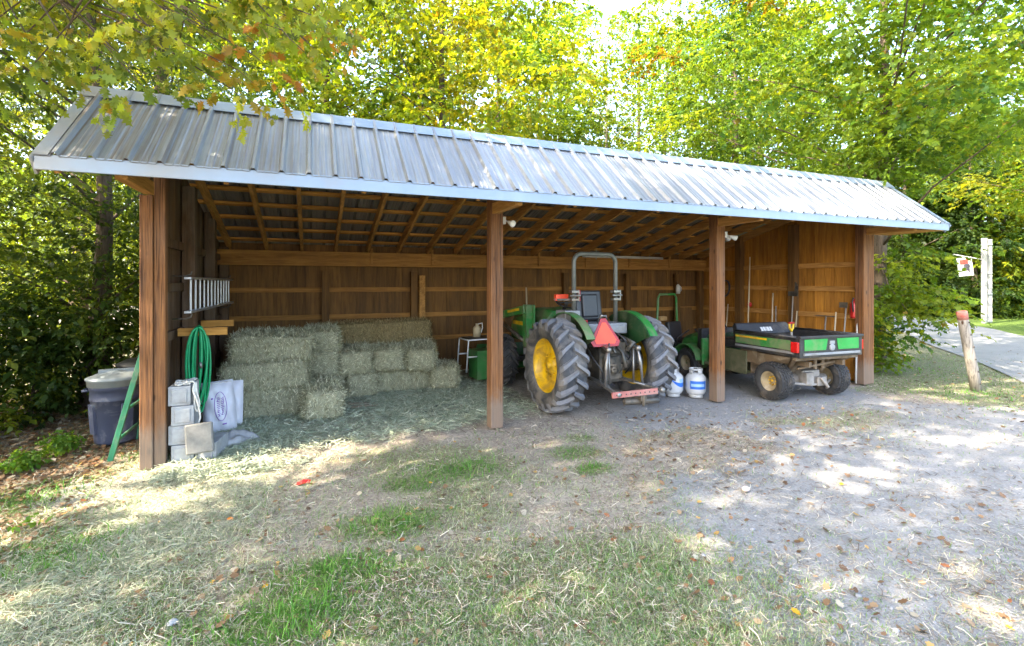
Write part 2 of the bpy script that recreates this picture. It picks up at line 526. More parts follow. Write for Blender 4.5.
# rafters, purlins
x = -1.36; i = 0
while x < 9.4:
    y0, y1 = YR + .03, YK - .05
    sp(MB().bar((x, y0, zback(y0) - .135), (x, y1, zback(y1) - .135), .05, .16), 'rafter', W_RAFT, .003)
    if i % 2 == 0 and x > .4:
        sp(MB().box((x + .05, YB - .262, 2.37), (.045, .035, .3)), 'hanger_block', W_GIRT, .003)
    x += .597; i += 1
y = 6.4
while y < 10.6:
    sp(MB().bar((-1.98, y, zback(y) - .041), (10.0, y, zback(y) - .041), .09, .038, (0, .254, .967)), 'purlin', W_PURL, .003)
    y += .52
k = (ZR - ZE) / (YR - YE)
for fx in [a for a in np.arange(-1.9, 10, 1.19)]:
    sp(MB().bar((fx, YE + .04, ZE - .09), (fx, YR - .02, ZR - .12), .04, .12), 'rafter', W_RAFT, .003)

# ribbed metal roof
def roof_sheet(y0, z0, y1, z1, name):
    xs = []
    pitch = .2325
    x = XL + .10
    prof = [(XL, 0), (XL + .006, .0)]
    while x < XR - .12:
        prof += [(x, 0), (x + .018, .036), (x + .044, .036), (x + .062, 0)]
        for q in (.108, .162):
            prof += [(x + q, 0), (x + q + .008, .005), (x + q + .018, .005), (x + q + .026, 0)]
        x += pitch
    prof += [(XR, 0)]
    dv = Vector((0, y1 - y0, z1 - z0)); n = Vector((0, -dv.z, dv.y)).normalized()
    if n.z < 0: n = -n
    vs = []
    for s_ in (0., .25, .5, .75, 1.):
        for px, h in prof:
            vs.append(Vector((px, y0, z0)) + dv * s_ + n * (h + rnd.uniform(-.001, .001)))
    c = len(prof); flip = y1 < y0
    fs = [(a * c + i, a * c + i + 1, (a + 1) * c + i + 1, (a + 1) * c + i) for a in range(4) for i in range(c - 1)]
    m = MB().add(vs, [f[::-1] for f in fs] if flip else fs)
    return m
m = roof_sheet(YE - .03, ZE - .022, YR, ZR, 'f')
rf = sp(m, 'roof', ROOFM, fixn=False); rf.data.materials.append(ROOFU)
sm_ = rf.modifiers.new('thickness', 'SOLIDIFY'); sm_.thickness = .004; sm_.offset = -1; sm_.material_offset = 1; sm_.material_offset_rim = 0
m = roof_sheet(YK, zback(YK), YR, ZR, 'b')
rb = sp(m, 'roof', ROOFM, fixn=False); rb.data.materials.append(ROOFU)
sm_ = rb.modifiers.new('thickness', 'SOLIDIFY'); sm_.thickness = .004; sm_.offset = -1; sm_.material_offset = 1; sm_.material_offset_rim = 0
# ridge cap, end trim, fascia
x_, y_, z_ = XL - .02, YR, ZR
def along(m, pts, xa, xb):
    n = len(pts)
    vs = [(xx, p[0], p[1]) for xx in (xa, xb) for p in pts]
    m.add(vs, [tuple(range(n)), tuple(range(n, 2 * n))[::-1]] + [(i, (i + 1) % n, n + (i + 1) % n, n + i) for i in range(n)])
    return m
kb = .262
cap = [(YR - .17, ZR - .17 * k + .034), (YR - .03, ZR - .03 * k + .046), (YR + .03, ZR + .036), (YR + .2, ZR - .2 * kb + .034),
       (YR + .2, ZR - .2 * kb + .028), (YR + .03, ZR + .029), (YR - .03, ZR - .03 * k + .039), (YR - .17, ZR - .17 * k + .027)]
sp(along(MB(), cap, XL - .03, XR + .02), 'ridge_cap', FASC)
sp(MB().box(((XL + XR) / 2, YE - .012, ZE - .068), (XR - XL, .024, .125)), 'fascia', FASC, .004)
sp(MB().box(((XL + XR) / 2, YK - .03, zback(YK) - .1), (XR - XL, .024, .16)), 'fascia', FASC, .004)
for xe in (XL, XR):
    m = MB()
    s_ = 1 if xe == XR else -1
    m.bar((xe + s_ * .012, YE, ZE - .1), (xe + s_ * .012, YR, ZR - .1), .022, .15)
    m.bar((xe + s_ * .012, YR, ZR - .1), (xe + s_ * .012, YK, zback(YK) - .1), .022, .15)
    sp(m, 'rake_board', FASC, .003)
# flat pan of the end trim on top of the sheet
nrm = Vector((0, -k, 1)).normalized()
for xa, xb in ((XL - .01, XL + .09), (XR - .09, XR + .01)):
    a_, b_ = Vector((0, YE - .03, ZE - .022)), Vector((0, YR - .1, ZR - .1 * k))
    vs = []
    for p in (a_ + nrm * .008, b_ + nrm * .008, b_ + nrm * .012, a_ + nrm * .012):
        vs += [(xa, p.y, p.z), (xb, p.y, p.z)]
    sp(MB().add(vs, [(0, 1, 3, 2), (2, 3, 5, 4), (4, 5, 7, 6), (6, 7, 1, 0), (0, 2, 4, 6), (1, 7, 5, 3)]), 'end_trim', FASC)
# underside boards of the overhang at both ends
for xa in (XR - .28,):
    sp(MB().box((xa, (YE + YF) / 2, ZE - .12), (.5, YF - YE - .06, .02)), 'soffit', W_PURL, .003)
# brackets on the left wall
for y, nm in ((6.75, .30), (8.05, .2)):
    sp(MB().box((-1.33 + nm / 2, y, 1.28), (nm + .2, .05, .09)), 'bracket', W_PURL, .004)
for y in (6.63, 9.55):
    for z in (1.93, 1.44):
        pts = [(-1.46, y, z), (-1.33, y, z), (-1.28, y, z + .02), (-1.27, y, z + .055)]
        sp(MB().tube(pts, .009, 8), 'hook', DKMETAL)
def smooth_path(p, k=4):
    out = []
    p = [Vector(q) for q in p]
    for i in range(len(p) - 1):
        a, b, c, d = p[max(0, i - 1)], p[i], p[i + 1], p[min(len(p) - 1, i + 2)]
        for j in range(k):
            u = j / k
            out.append(.5 * ((2 * b) + (c - a) * u + (2 * a - 5 * b + 4 * c - d) * u * u + (3 * b - a - 3 * c + d) * u ** 3))
    out.append(p[-1]); return out
# ------------------------------------------------------------------ things in and round the shed
def tyre_lugged(Rr, hw, rim, nl, lug_h=.05, lug_w=.05, skew=.62):
    """agricultural tyre, axle along X"""
    m = MB()
    Rc = Rr - lug_h
    prof = [(rim, -hw * .72), (rim + .02, -hw * .86), (rim + (Rc - rim) * .45, -hw * 1.0), (Rc - .05, -hw * .97), (Rc - .012, -hw * .80), (Rc, -hw * .4),
            (Rc + .004, 0), (Rc, hw * .4), (Rc - .012, hw * .80), (Rc - .05, hw * .97), (rim + (Rc - rim) * .45, hw * 1.0), (rim + .02, hw * .86), (rim, hw * .72)]
    m.lathe(prof, 56, ax='X')
    lg = MB()
    for side in (-1, 1):
        for i in range(nl):
            a0 = 2 * PI * (i + (.5 if side > 0 else 0)) / nl
            rows = []
            for q in np.linspace(0, 1, 6):
                if q < .75:
                    xx = (-.06 + (q / .75) * 1.0) * hw; rr = Rr - .012 * (q / .75) ** 3; rb_ = Rc - .03
                else:
                    u = (q - .75) / .25
                    xx = hw * (.94 + .065 * u); rr = Rr - .012 - u * .085; rb_ = rr - .035
                th = a0 + skew * q * 2 * PI / nl * 1.45
                hwid = lug_w * (.42 + .22 * q) / Rr
                rows.append([(side * xx, r_ * math.cos(th + s_ * hwid * f_), r_ * math.sin(th + s_ * hwid * f_)) for r_, s_, f_ in ((rb_, -1, 1.35), (rr, -1, .8), (rr, 1, .8), (rb_, 1, 1.35))])
            vs = [p for r_ in rows for p in r_]
            fs = []
            for a in range(5):
                for b in range(4):
                    fs.append((a * 4 + b, a * 4 + (b + 1) % 4, (a + 1) * 4 + (b + 1) % 4, (a + 1) * 4 + b))
            fs += [(0, 1, 2, 3), (20, 21, 22, 23)]
            lg.add(vs, fs)
    return m, lg

def tyre_knobby(Rr, hw, rim, nb=30, rows=6):
    m = MB(); Rc = Rr - .014
    prof = [(rim, -hw * .8), (rim + .012, -hw * .95), (rim + (Rc - rim) * .5, -hw), (Rc - .03, -hw * .95), (Rc - .004, -hw * .72), (Rc, 0),
            (Rc - .004, hw * .72), (Rc - .03, hw * .95), (rim + (Rc - rim) * .5, hw), (rim + .012, hw * .95), (rim, hw * .8)]
    m.lathe(prof, 40, ax='X')
    for j in range(rows):
        xx = (j - (rows - 1) / 2) / ((rows - 1) / 2) * hw * .86
        for i in range(nb):
            a = 2 * PI * (i + .5 * (j % 2)) / nb + .04 * (j % 3)
            r_ = Rr - .004 - (.018 if j in (0, rows - 1) else 0)
            c = (xx, (r_ - .008) * math.cos(a), (r_ - .008) * math.sin(a))
            m.box(c, (hw * 1.7 / rows * .78, .026, 2 * PI * Rr / nb * .66), (a, 0, 0))
    return m

def wheel(parent, loc, Rr, hw, rim, mat_rim, mat_tyre, out, nl=0, name='wheel', dish=.5, skew=.62, hubmat=None, lug_w=.05):
    """out = +1 or -1: the side its face looks to"""
    o = -out
    m = MB()
    d = hw * .72
    m.lathe([(rim + .012, out * d), (rim - .012, out * d * 1.02), (rim - .03, out * d * .8), (rim - .05, out * d * dish), (rim * .62, out * d * (dish - .18)),
             (rim * .55, out * d * (dish - .12)), (rim * .32, out * d * (dish - .05)), (rim * .3, out * d * (dish + .1)), (rim * .15, out * d * (dish + .12)), (.002, out * d * (dish + .12))], 40, ax='X')
    m.lathe([(rim + .012, out * d), (rim, 0), (rim + .012, -out * d), (rim - .02, -out * d), (rim - .03, -out * d * .5), (rim * .6, out * d * (dish - .24)), (.01, out * d * (dish - .24))], 40, ax='X')
    w_ = m.build(name, mat_rim, parent, loc=loc)
    if nl:
        c_, l_ = tyre_lugged(Rr, hw, rim, nl, skew=skew, lug_w=lug_w); a = len(c_.f); c_.add(l_.v, l_.f)
        ty = c_.build('tyre', mat_tyre, w_); ty.data.materials.append(LUGM if mat_tyre is RUBBER else mat_tyre)
        ty.data.polygons.foreach_set('material_index', [0] * a + [1] * (len(ty.data.polygons) - a))
    else: tyre_knobby(Rr, hw, rim).build('tyre', mat_tyre, w_)
    hb = MB()
    for i in range(8):
        a = 2 * PI * i / 8
        hb.lathe([(.001, out * (d * (dish - .03) + .02)), (.013, out * (d * (dish - .03) + .02)), (.013, out * d * (dish - .1))], 6, (0, rim * .42 * math.cos(a), rim * .42 * math.sin(a)), 'X', smooth=False)
    hb.lathe([(.001, out * d * (dish + .35)), (rim * .12, out * d * (dish + .33)), (rim * .13, out * d * dish)], 16, ax='X')
    hb.build('hub', hubmat or mat_rim, w_)
    return w_

def arc(cy, cz, r, a0, a1, n):
    return [(cy + r * math.cos(R(a0 + (a1 - a0) * i / n)), cz + r * math.sin(R(a0 + (a1 - a0) * i / n))) for i in range(n + 1)]

def strip(pts, x0, x1, th):
    """plate following (y,z) pts, between x0 and x1, with thickness inward"""
    m = MB(); n = len(pts)
    ns = []
    for i in range(n):
        a, b = pts[max(0, i - 1)], pts[min(n - 1, i + 1)]
        l_ = math.hypot(b[0] - a[0], b[1] - a[1]); ns.append((-(b[1] - a[1]) / l_, (b[0] - a[0]) / l_))
    vs = []
    for i in range(n):
        y, z = pts[i]; q = (y + ns[i][0] * th, z + ns[i][1] * th)
        vs += [(x0, y, z), (x1, y, z), (x1, *q), (x0, *q)]
    fs = []
    for i in range(n - 1):
        for b in range(4): fs.append((i * 4 + b, i * 4 + (b + 1) % 4, i * 4 + 4 + (b + 1) % 4, i * 4 + 4 + b))
    fs += [(0, 1, 2, 3), tuple(4 * (n - 1) + j for j in range(4))]
    m.add(vs, fs, False)
    return m

# ---- tractor
T = thing('tractor', 'green tractor with yellow wheels, bare roll hoop and orange triangle on its back', 'tractor', (4.02, 6.42, 0), R(1.5))
for s_ in (-1, 1):
    wheel(T, (s_ * .76, 0, .665), .67, .21, .385, YELLOW, RUBBER, s_, 20, 'rear_wheel', dish=.42, lug_w=.062)
    wheel(T, (s_ * .74, 2.02, .46), .465, .15, .27, YELLOW, RUBBERD, s_, 16, 'front_wheel', dish=.1)
    pts = arc(0, .67, .738, 146, 58, 18)
    f_ = strip(pts, s_ * .47, s_ * .60, .014).build('fender', GREEN, T, .004)
    # inner side panel of the fender
    m = MB(); poly = [(y, z) for y, z in pts] + [(-.15, .72), (.5, .6)]
    mm = Matrix(((0, 0, 1, s_ * .46 - .008), (1, 0, 0, 0), (0, 1, 0, 0), (0, 0, 0, 1)))
    m.prism(poly, mm, .016); m.build('fender_panel', pmat('dark_green_panel', (.012, .06, .016), None, 5, .5, dirt=(.12, .11, .07), dirt_amt=.35) if 'dark_green_panel' not in bpy.data.materials else bpy.data.materials['dark_green_panel'], T)
# castings
m = MB()
m.box((0, .05, .66), (.40, .75, .50)); m.box((0, -.30, .62), (.30, .12, .34)); m.box((0, .9, .62), (.36, 1.1, .40)); m.box((0, -.36, .92), (.34, .16, .16))
m.lathe([(.17, -.7), (.19, -.55), (.15, -.4), (.13, -.2), (.13, .2), (.15, .4), (.19, .55), (.17, .7)], 20, (0, 0, .665), 'X')
m.lathe([(.02, -.40), (.05, -.40), (.05, -.36), (.11, -.36), (.11, -.2)], 14, (0, 0, .60), 'Y')
for a in range(6): m.box((rnd.uniform(-.15, .15), -.37, rnd.uniform(.5, .85)), (.07, .05, .05))
m.tube([(-.1, -.38, .5), (-.2, -.46, .62), (-.16, -.4, .86)], .014); m.tube([(.1, -.38, .55), (.18, -.48, .7), (.12, -.38, .9)], .012)
m.build('rear_casting', DKMETAL, T, .012)
m = MB(); m.box((0, 1.75, .62), (.34, 1.2, .34)); m.lathe([(.06, -.62), (.07, 0), (.06, .62)], 12, (0, 2.02, .46), 'X')
m.build('front_frame', DKMETAL, T, .01)
# three point hitch
m = MB()
for s_ in (-1, 1):
    m.bar((s_ * .20, -.10, .46), (s_ * .36, -.98, .40), .05, .03)
    m.bar((s_ * .19, -.28, 1.0), (s_ * .25, -.62, .93), .06, .045)
    m.tube([(s_ * .25, -.60, .93), (s_ * .29, -.62, .72), (s_ * .31, -.64, .43)], [.018, .024, .016], 8)
    m.tube([(s_ * .21, -.56, .92), (s_ * .20, -.58, .45)], .014, 8)
    m.tube([(s_ * .12, -.34, .46), (s_ * .31, -.74, .42)], .013, 8)
    m.ball((s_ * .36, -.99, .40), .045); m.ball((s_ * .25, -.62, .93), .04)
m.build('lift_arm', STEEL, T)
m = MB(); m.tube([(0, -.34, 1.02), (.03, -.56, .86), (.05, -.60, .66)], [.03, .022, .026], 8); m.box((0, -.36, 1.02), (.13, .1, .12)); m.tube([(-.05, -.34, 1.0), (-.06, -.52, .86)], .018, 8)
m.tube([(.14, -.40, 1.06), (.17, -.62, 1.0), (.10, -.55, .9)], .035, 8)
m.build('top_link', DKMETAL, T)
m = MB(); m.bar((-.46, -1.0, .40), (.22, -1.06, .415), .03, .075); m.build('draw_bar', PINK, T, .004)
m = MB()
for i in range(9): m.lathe([(.0, -.018), (.011, -.018), (.011, .016)], 8, (-.40 + i * .07, -1.003 - i * .0062, .402 + i * .0015), 'Y')
bpy_d = bpy.data.objects['draw_bar']
m.build('bolt_hole', BLACKP, bpy_d)
m = MB(); m.box((.03, -.55, .30), (.07, .95, .03)); m.box((.03, -1.0, .34), (.09, .05, .10)); m.tube([(.03, -1.02, .22), (.03, -1.02, .42)], .022, 8); m.tube([(-.2, -.9, .27), (.3, -.98, .27)], .045, 10)
m.build('hitch_frame', DKMETAL, T, .004)
# deck between the fenders, seat, console
m = MB(); m.box((0, .02, 1.17), (.78, .40, .16)); m.box((.2, -.14, 1.16), (.28, .14, .12)); m.build('rear_deck', GREYPAN, T, .015)
m = MB(); m.box((0, 1.0, .72), (.9, 1.0, .04)); m.build('platform', BLACKP, T)
m = MB(); m.box((-.02, .52, 1.22), (.48, .46, .12)); m.box((-.02, .28, 1.50), (.46, .10, .46), (R(-8), 0, 0)); m.box((-.02, .215, 1.50), (.28, .05, .36), (R(-8), 0, 0))
m.build('seat', BLACKV, T, .035)
m = MB(); m.box((-.43, .18, 1.36), (.26, .30, .16)); m.build('tool_box', GREYPAN, T, .015)
m = MB(); m.box((-.50, .26, 1.63), (.22, .07, .10)); m.build('warning_lamp', SMVO, T, .01)
m = MB(); m.bar((-.40, .12, 1.60), (-.62, .26, 1.60), .03, .03); m.build('lamp_bracket', DKMETAL, T)
m = MB(); m.box((-.33, -.12, 1.28), (.09, .06, .05)); m.box((-.22, .2, 1.66), (.03, .03, .18)); m.build('lever', RED, T, .006)
m = MB(); m.tube([(-.06, -.05, 1.26), (-.02, -.1, 1.36), (.06, -.1, 1.36), (.10, -.06, 1.28)], .016, 8); m.ball((-.02, -.1, 1.36), .03); m.build('hydraulic_coupler', STEEL, T)
# roll hoop
hp = []
hw_, zt = .375, 2.29
for i in range(9): a = PI - i * PI / 16; hp.append((-hw_ + .13 + .13 * math.cos(a), .10, zt - .13 + .13 * math.sin(a)))
for i in range(9): a = PI / 2 - i * PI / 16; hp.append((hw_ - .13 + .13 * math.cos(a), .10, zt - .13 + .13 * math.sin(a)))
hoop = [(-hw_, .10, 1.10)] + hp + [(hw_, .10, 1.10)]
h_ = MB().tube(hoop, .034, 12).build('roll_hoop', ROPSM, T)
m = MB()
for s_ in (-1, 1):
    for dz in (-.06, .06): m.box((s_ * hw_, .10, 1.66 + dz), (.12, .10, .035))
    m.tube([(s_ * hw_ - .09, .05, 1.66), (s_ * hw_ + .09, .05, 1.66)], .014, 8); m.box((s_ * hw_ + .075, .10, 1.66), (.02, .06, .17))
m.build('hinge', STEEL, h_, .004)
# triangle
def tri(rr): return [(rr * math.cos(R(90 + 120 * i + d)), rr * math.sin(R(90 + 120 * i + d))) for i in range(3) for d in (-9, 9)]
MT = Matrix.Translation((-.20, -.46, 1.11)) @ Euler((R(90 - 12), 0, R(-6))).to_matrix().to_4x4()
tr_ = MB().prism(tri(.245), MT, -.012).build('warning_triangle', SMVR, T)
MB().prism(tri(.185), MT @ Matrix.Translation((0, 0, .001)), .004).build('reflector', SMVO, tr_)
m = MB()
for pth in (((-.1, -.3, 1.1), (-.16, -.5, .98), (-.2, -.45, .7), (-.15, -.36, .6)), ((.02, -.3, 1.15), (.1, -.5, 1.05), (.22, -.48, .8), (.18, -.3, .66)), ((.1, -.3, .9), (.3, -.4, .7), (.34, -.2, .5)), ((-.3, -.1, .95), (-.34, -.35, .8), (-.28, -.5, .62), (-.2, -.4, .5)), ((.30, -.12, 1.0), (.36, -.4, .9), (.30, -.55, .7))):
    m.tube(smooth_path(pth, 5) if 'smooth_path' in globals() else pth, .013, 7)
m.build('hydraulic_line', BLACKP, T)
MB().bar((-.20, -.42, 1.12), (-.16, -.2, 1.14), .05, .02).build('triangle_bracket', DKMETAL, T)
# hood, wheel, loader
m = MB()
sec = [(1.05, .33, 1.38), (1.5, .33, 1.42), (2.2, .31, 1.36), (2.6, .29, 1.26), (2.72, .26, 1.12)]
vs = []
for y, hw2, zt2 in sec: vs += [(-hw2, y, .78), (-hw2, y, zt2 - .14), (-hw2 + .1, y, zt2), (hw2 - .1, y, zt2), (hw2, y, zt2 - .14), (hw2, y, .78)]
fs = [(i * 6 + j, i * 6 + j + 1, i * 6 + 7 + j, i * 6 + 6 + j) for i in range(4) for j in range(5)] + [(0, 1, 2, 3, 4, 5), (24, 25, 26, 27, 28, 29)]
m.add(vs, fs); hd = m.build('hood', GREEN, T, .02)
m = MB()
for s_ in (-1, 1): m.box((s_ * .335, 1.8, 1.10), (.012, 1.3, .07))
m.build('hood_stripe', YELLOW, hd)
st = MB().tube([(.19 * math.cos(2 * PI * i / 20), .95 + .16 * math.sin(2 * PI * i / 20), 1.52 + .08 * math.sin(2 * PI * i / 20)) for i in range(20)], .016, 8, closed=True)
st.tube([(0, .95, 1.52), (0, 1.2, 1.25)], .03); st.bar((-.18, .95, 1.52), (.18, .95, 1.52), .03, .02)
st.build('steering_wheel', BLACKP, T)
for s_ in (-1, 1):
    m = MB(); m.box((s_ * .56, 1.33, 1.12), (.11, .16, .72)); m.bar((s_ * .56, 1.33, .75), (s_ * .3, 1.33, .62), .1, .1)
    m.box((s_ * .50, 1.28, 1.30), (.03, .22, .36))
    m.build('loader_mast', GREEN, T, .01)
    m = MB(); m.bar((s_ * .60, 1.33, 1.40), (s_ * .62, 2.55, 1.22), .07, .14); m.bar((s_ * .62, 2.5, 1.25), (s_ * .64, 3.05, .42), .07, .14)
    la = m.build('loader_arm', GREEN, T, .01)
    MB().box((s_ * .642, 1.75, 1.36), (.008, .5, .045), (R(-8), 0, 0)).build('arm_stripe', YELLOW, la)
    m = MB(); m.tube([(s_ * .60, 1.38, .86), (s_ * .62, 2.3, 1.1)], .035); m.build('hydraulic_cylinder', DKMETAL, T)
m = MB()
bp = [(3.06, .62), (3.02, .3), (3.10, .08), (3.55, .05)]
m2 = strip(bp, -.85, .85, .012)
for s_ in (-1, 1):
    mm = Matrix(((0, 0, 1, s_ * .85 - .006), (1, 0, 0, 0), (0, 1, 0, 0), (0, 0, 0, 1))); m2.prism(bp, mm, .012)
m2.build('loader_bucket', GREEND, T)

# ---- utility vehicle
G = thing('utility_vehicle', 'green and black utility vehicle with cargo bed, parked with its tailgate to the yard', 'utility vehicle', (7.43, 5.70, 0), R(-3))
for s_ in (-1, 1):
    wheel(G, (s_ * .60, 0, .295), .30, .13, .155, pmat('tan_rim', (.36, .29, .17), (.27, .21, .12), 8, .5, dirt=(.5, .44, .36), dirt_amt=.3) if s_ < 0 else bpy.data.materials['tan_rim'], RUBBERD, s_, 0, 'rear_wheel', dish=.1, hubmat=YELLOW)
    wheel(G, (s_ * .60, 2.02, .28), .285, .11, .15, bpy.data.materials['tan_rim'], RUBBERD, s_, 0, 'front_wheel', dish=.1)
m = MB()
m.box((0, .14, .74), (1.30, 1.24, .03))
for s_ in (-1, 1): m.box((s_ * .64, .14, .88), (.03, 1.24, .27))
m.box((0, .75, .88), (1.28, .03, .27))
bed = m.build('cargo_bed', BLACKP, G, .006)
for s_ in (-1, 1):
    MB().tube([(s_ * .66, -.46, 1.03), (s_ * .66, .74, 1.03)], .022, 8).build('rail', BLACKP, bed)
    MB().box((s_ * .663, .18, .90), (.012, 1.10, .15)).build('side_panel', GREEN, bed, .004)
    MB().box((s_ * .672, .40, .945), (.006, .66, .03)).build('stripe', YELLOW, bed)
    MB().box((s_ * .664, .16, .79), (.014, 1.16, .035)).build('trim_strip', GREYPAN, bed)
# tailgate
m = MB(); m.box((0, -.50, .88), (1.30, .045, .32)); m.box((0, -.52, 1.03), (1.32, .05, .04)); tg = m.build('tailgate', BLACKP, G, .008)
for cx in (-.33, .33):
    M_ = Matrix.Translation((cx, -.5235, .915)) @ Euler((R(90), 0, 0)).to_matrix().to_4x4()
    sg = 1 if cx > 0 else -1
    po = [(-.235, -.085), (.235, -.085), (.235 + (0 if sg > 0 else -.04), .085), (-.235 + (.04 if sg > 0 else 0) * 0, .085)]
    if sg > 0: po = [(-.20, -.085), (.235, -.085), (.235, .085), (-.235, .085)]
    else: po = [(-.235, -.085), (.20, -.085), (.235, .085), (-.235, .085)]
    MB().prism(po, M_, .008).build('tailgate_panel', GREEN if 0 else pmat('bright_green_paint', (.015, .25, .04), (.02, .30, .055), 5, .4, dirt=(.16, .22, .10), dirt_amt=.3) if 'bright_green_paint' not in bpy.data.materials else bpy.data.materials['bright_green_paint'], tg, .003)
MB().box((0, -.535, .775), (1.16, .03, .035)).build('step_bar', GREYPAN, tg, .006)
m = MB(); m.box((0, -.525, .94), (.10, .02, .05)); m.lathe([(.001, -.02), (.05, -.018), (.055, 0)], 16, (0, -.522, .865), 'Y'); m.build('emblem', GREYPAN, tg, .004)
for s_ in (-1, 1):
    MB().box((s_ * .672, -.455, .88), (.05, .12, .16)).build('tail_lamp', LENS, G, .012)
# frame below
m = MB()
m.box((0, -.42, .695), (1.30, .06, .05)); m.bar((-.62, -.4, .70), (-.30, 0, .42), .05, .05); m.bar((.62, -.4, .70), (.30, 0, .42), .05, .05)
for s_ in (-1, 1):
    m.box((s_ * .35, .3, .60), (.06, 1.5, .08)); m.tube([(s_ * .3, -.25, .68), (s_ * .33, -.05, .40)], .035, 10); m.tube([(s_ * .08, -.3, .68), (s_ * .08, -.3, .5)], .03, 8)
m.tube([(-.45, -.3, .52), (.3, -.33, .60)], .02, 8)
m.build('rear_frame', TANDUST, G, .006)
m = MB()
m.box((0, 0, .33), (.36, .34, .24)); m.box((-.12, -.2, .34), (.16, .12, .18)); m.box((.14, -.18, .28), (.2, .14, .14))
m.lathe([(.05, -.5), (.06, -.3), (.10, -.2), (.10, .2), (.06, .3), (.05, .5)], 16, (0, 0, .295), 'X')
m.tube([(-.5, -.16, .28), (-.1, -.24, .24), (.3, -.18, .22), (.5, -.1, .26)], .022, 8); m.tube([(.1, -.25, .34), (.2, -.3, .2), (.3, -.2, .16)], .025, 8)
m.build('transaxle', PALEDUST, G, .01)
m = MB()
for s_ in (-1, 1): m.box((s_ * .6, .50, .62), (.03, .34, .20)); m.add([(s_ * .58, -.32, .70), (s_ * .6, -.32, .70), (s_ * .6, .4, .70), (s_ * .58, .4, .70), (s_ * .5, -.2, .60), (s_ * .52, -.2, .60), (s_ * .6, .4, .48), (s_ * .58, .4, .48)], [(0, 1, 2, 3), (4, 7, 6, 5), (0, 4, 5, 1), (1, 5, 6, 2), (2, 6, 7, 3), (3, 7, 4, 0)])
m.box((0, .45, .52), (1.2, .03, .36)); m.build('wheel_guard', TANDUST, G)
m = MB()
for s_ in (-1, 1): m.box((s_ * .62, .95, .50), (.03, .84, .40))
m.box((0, 1.2, .34), (1.24, 1.3, .05)); m.build('lower_body', OLIVE, G, .008)
# cab: seats, headboard, dash, hood
m = MB()
for s_ in (-1, 1): m.box((s_ * .3, 1.05, .78), (.52, .46, .16)); m.box((s_ * .3, .88, .98), (.5, .1, .28), (R(-8), 0, 0))
m.build('seat', BLACKV, G, .03)
hb = MB(); hb.add([(-.64, .70, .96), (.64, .70, .96), (.58, .82, 1.14), (-.58, .82, 1.14), (-.64, .79, .96), (.64, .79, .96), (.58, .88, 1.14), (-.58, .88, 1.14)],
                  [(0, 1, 2, 3), (5, 4, 7, 6), (0, 3, 7, 4), (1, 5, 6, 2), (3, 2, 6, 7), (0, 4, 5, 1)])
hbo = hb.build('headboard', BLACKP, G, .012)
m = MB()
M_ = Matrix.Translation((-.10, .7415, 1.035)) @ Euler((R(90 - 33.7), 0, 0)).to_matrix().to_4x4()
xx = 0
for wd in (.05, .04, .012, .05, .045):
    m.prism([(xx, -.04), (xx + wd, -.04), (xx + wd, .04), (xx, .04)], M_, .004); xx += wd + .013
m.build('lettering', WHITEP, hbo)
m = MB(); m.box((0, 1.78, .74), (1.1, .12, .46)); m.tube([(-.3 + .17 * math.cos(2 * PI * i / 18), 1.55 + .1 * math.sin(2 * PI * i / 18), 1.02 + .12 * math.sin(2 * PI * i / 18)) for i in range(18)], .016, 8, closed=True)
m.tube([(-.3, 1.55, 1.02), (-.3, 1.78, .8)], .025); m.build('dashboard', BLACKP, G, .01)
m = MB()
sec = [(1.72, .46, .90), (2.1, .46, .86), (2.45, .42, .76), (2.58, .36, .58)]
vs = []
for y, hw2, zt2 in sec: vs += [(-hw2, y, .42), (-hw2, y, zt2 - .08), (-hw2 + .1, y, zt2), (hw2 - .1, y, zt2), (hw2, y, zt2 - .08), (hw2, y, .42)]
fs = [(i * 6 + j, i * 6 + j + 1, i * 6 + 7 + j, i * 6 + 6 + j) for i in range(3) for j in range(5)] + [(0, 1, 2, 3, 4, 5), (18, 19, 20, 21, 22, 23)]
m.add(vs, fs); m.build('hood', GREEN, G, .02)
for s_ in (-1, 1):
    strip(arc(2.02, .28, .36, 165, 10, 14), s_ * .40, s_ * .73, .02).build('front_fender', GREEN, G, .006)
    MB().box((s_ * .58, 1.60, .55), (.14, .05, .5)).build('leg_guard', GREEN, G, .01)
# things in the bed
o = MB(); o.tube([(0, 0, 0), (0, .02, .26)], .018, 8)
dh = thing('shovel', 'short shovel with a yellow and red D handle standing up in the cargo bed', 'shovel', (7.62, 6.02, .755), R(10))
o.build('shaft', W_GREYPOST, dh)
MB().tube([(-.065, .02, .40), (-.05, .02, .32), (0, .02, .27), (.05, .02, .32), (.065, .02, .40)], .018, 8, closed=False).build('handle', YELLOW, dh)
MB().tube([(-.075, .02, .41), (.075, .02, .41)], .02, 10).build('grip', RED, dh)

# ---- zero turn mower
Z = thing('lawn_mower', 'green lawn mower with a thin green roll hoop parked deep between tractor and utility vehicle', 'lawn mower', (7.42, 8.45, 0), R(195))
for s_ in (-1, 1):
    wheel(Z, (s_ * .46, -.35, .27), .275, .12, .15, YELLOW, RUBBERD, s_, 0, 'drive_wheel', dish=.1)
    wheel(Z, (s_ * .42, .95, .14), .145, .07, .08, YELLOW, RUBBERD, s_, 0, 'caster_wheel', dish=.1)
    MB().tube([(s_ * .42, .95, .14), (s_ * .42, .93, .32), (s_ * .34, .6, .36)], .022, 8).build('fork', BLACKP, Z)
    strip(arc(-.35, .27, .33, 160, 20, 10), s_ * .32, s_ * .56, .02).build('fender', BLACKP, Z)
    MB().tube([(s_ * .36, .0, .5), (s_ * .38, .12, .72), (s_ * .12, .2, .86)], .016, 8).build('control_lever', BLACKP, Z)
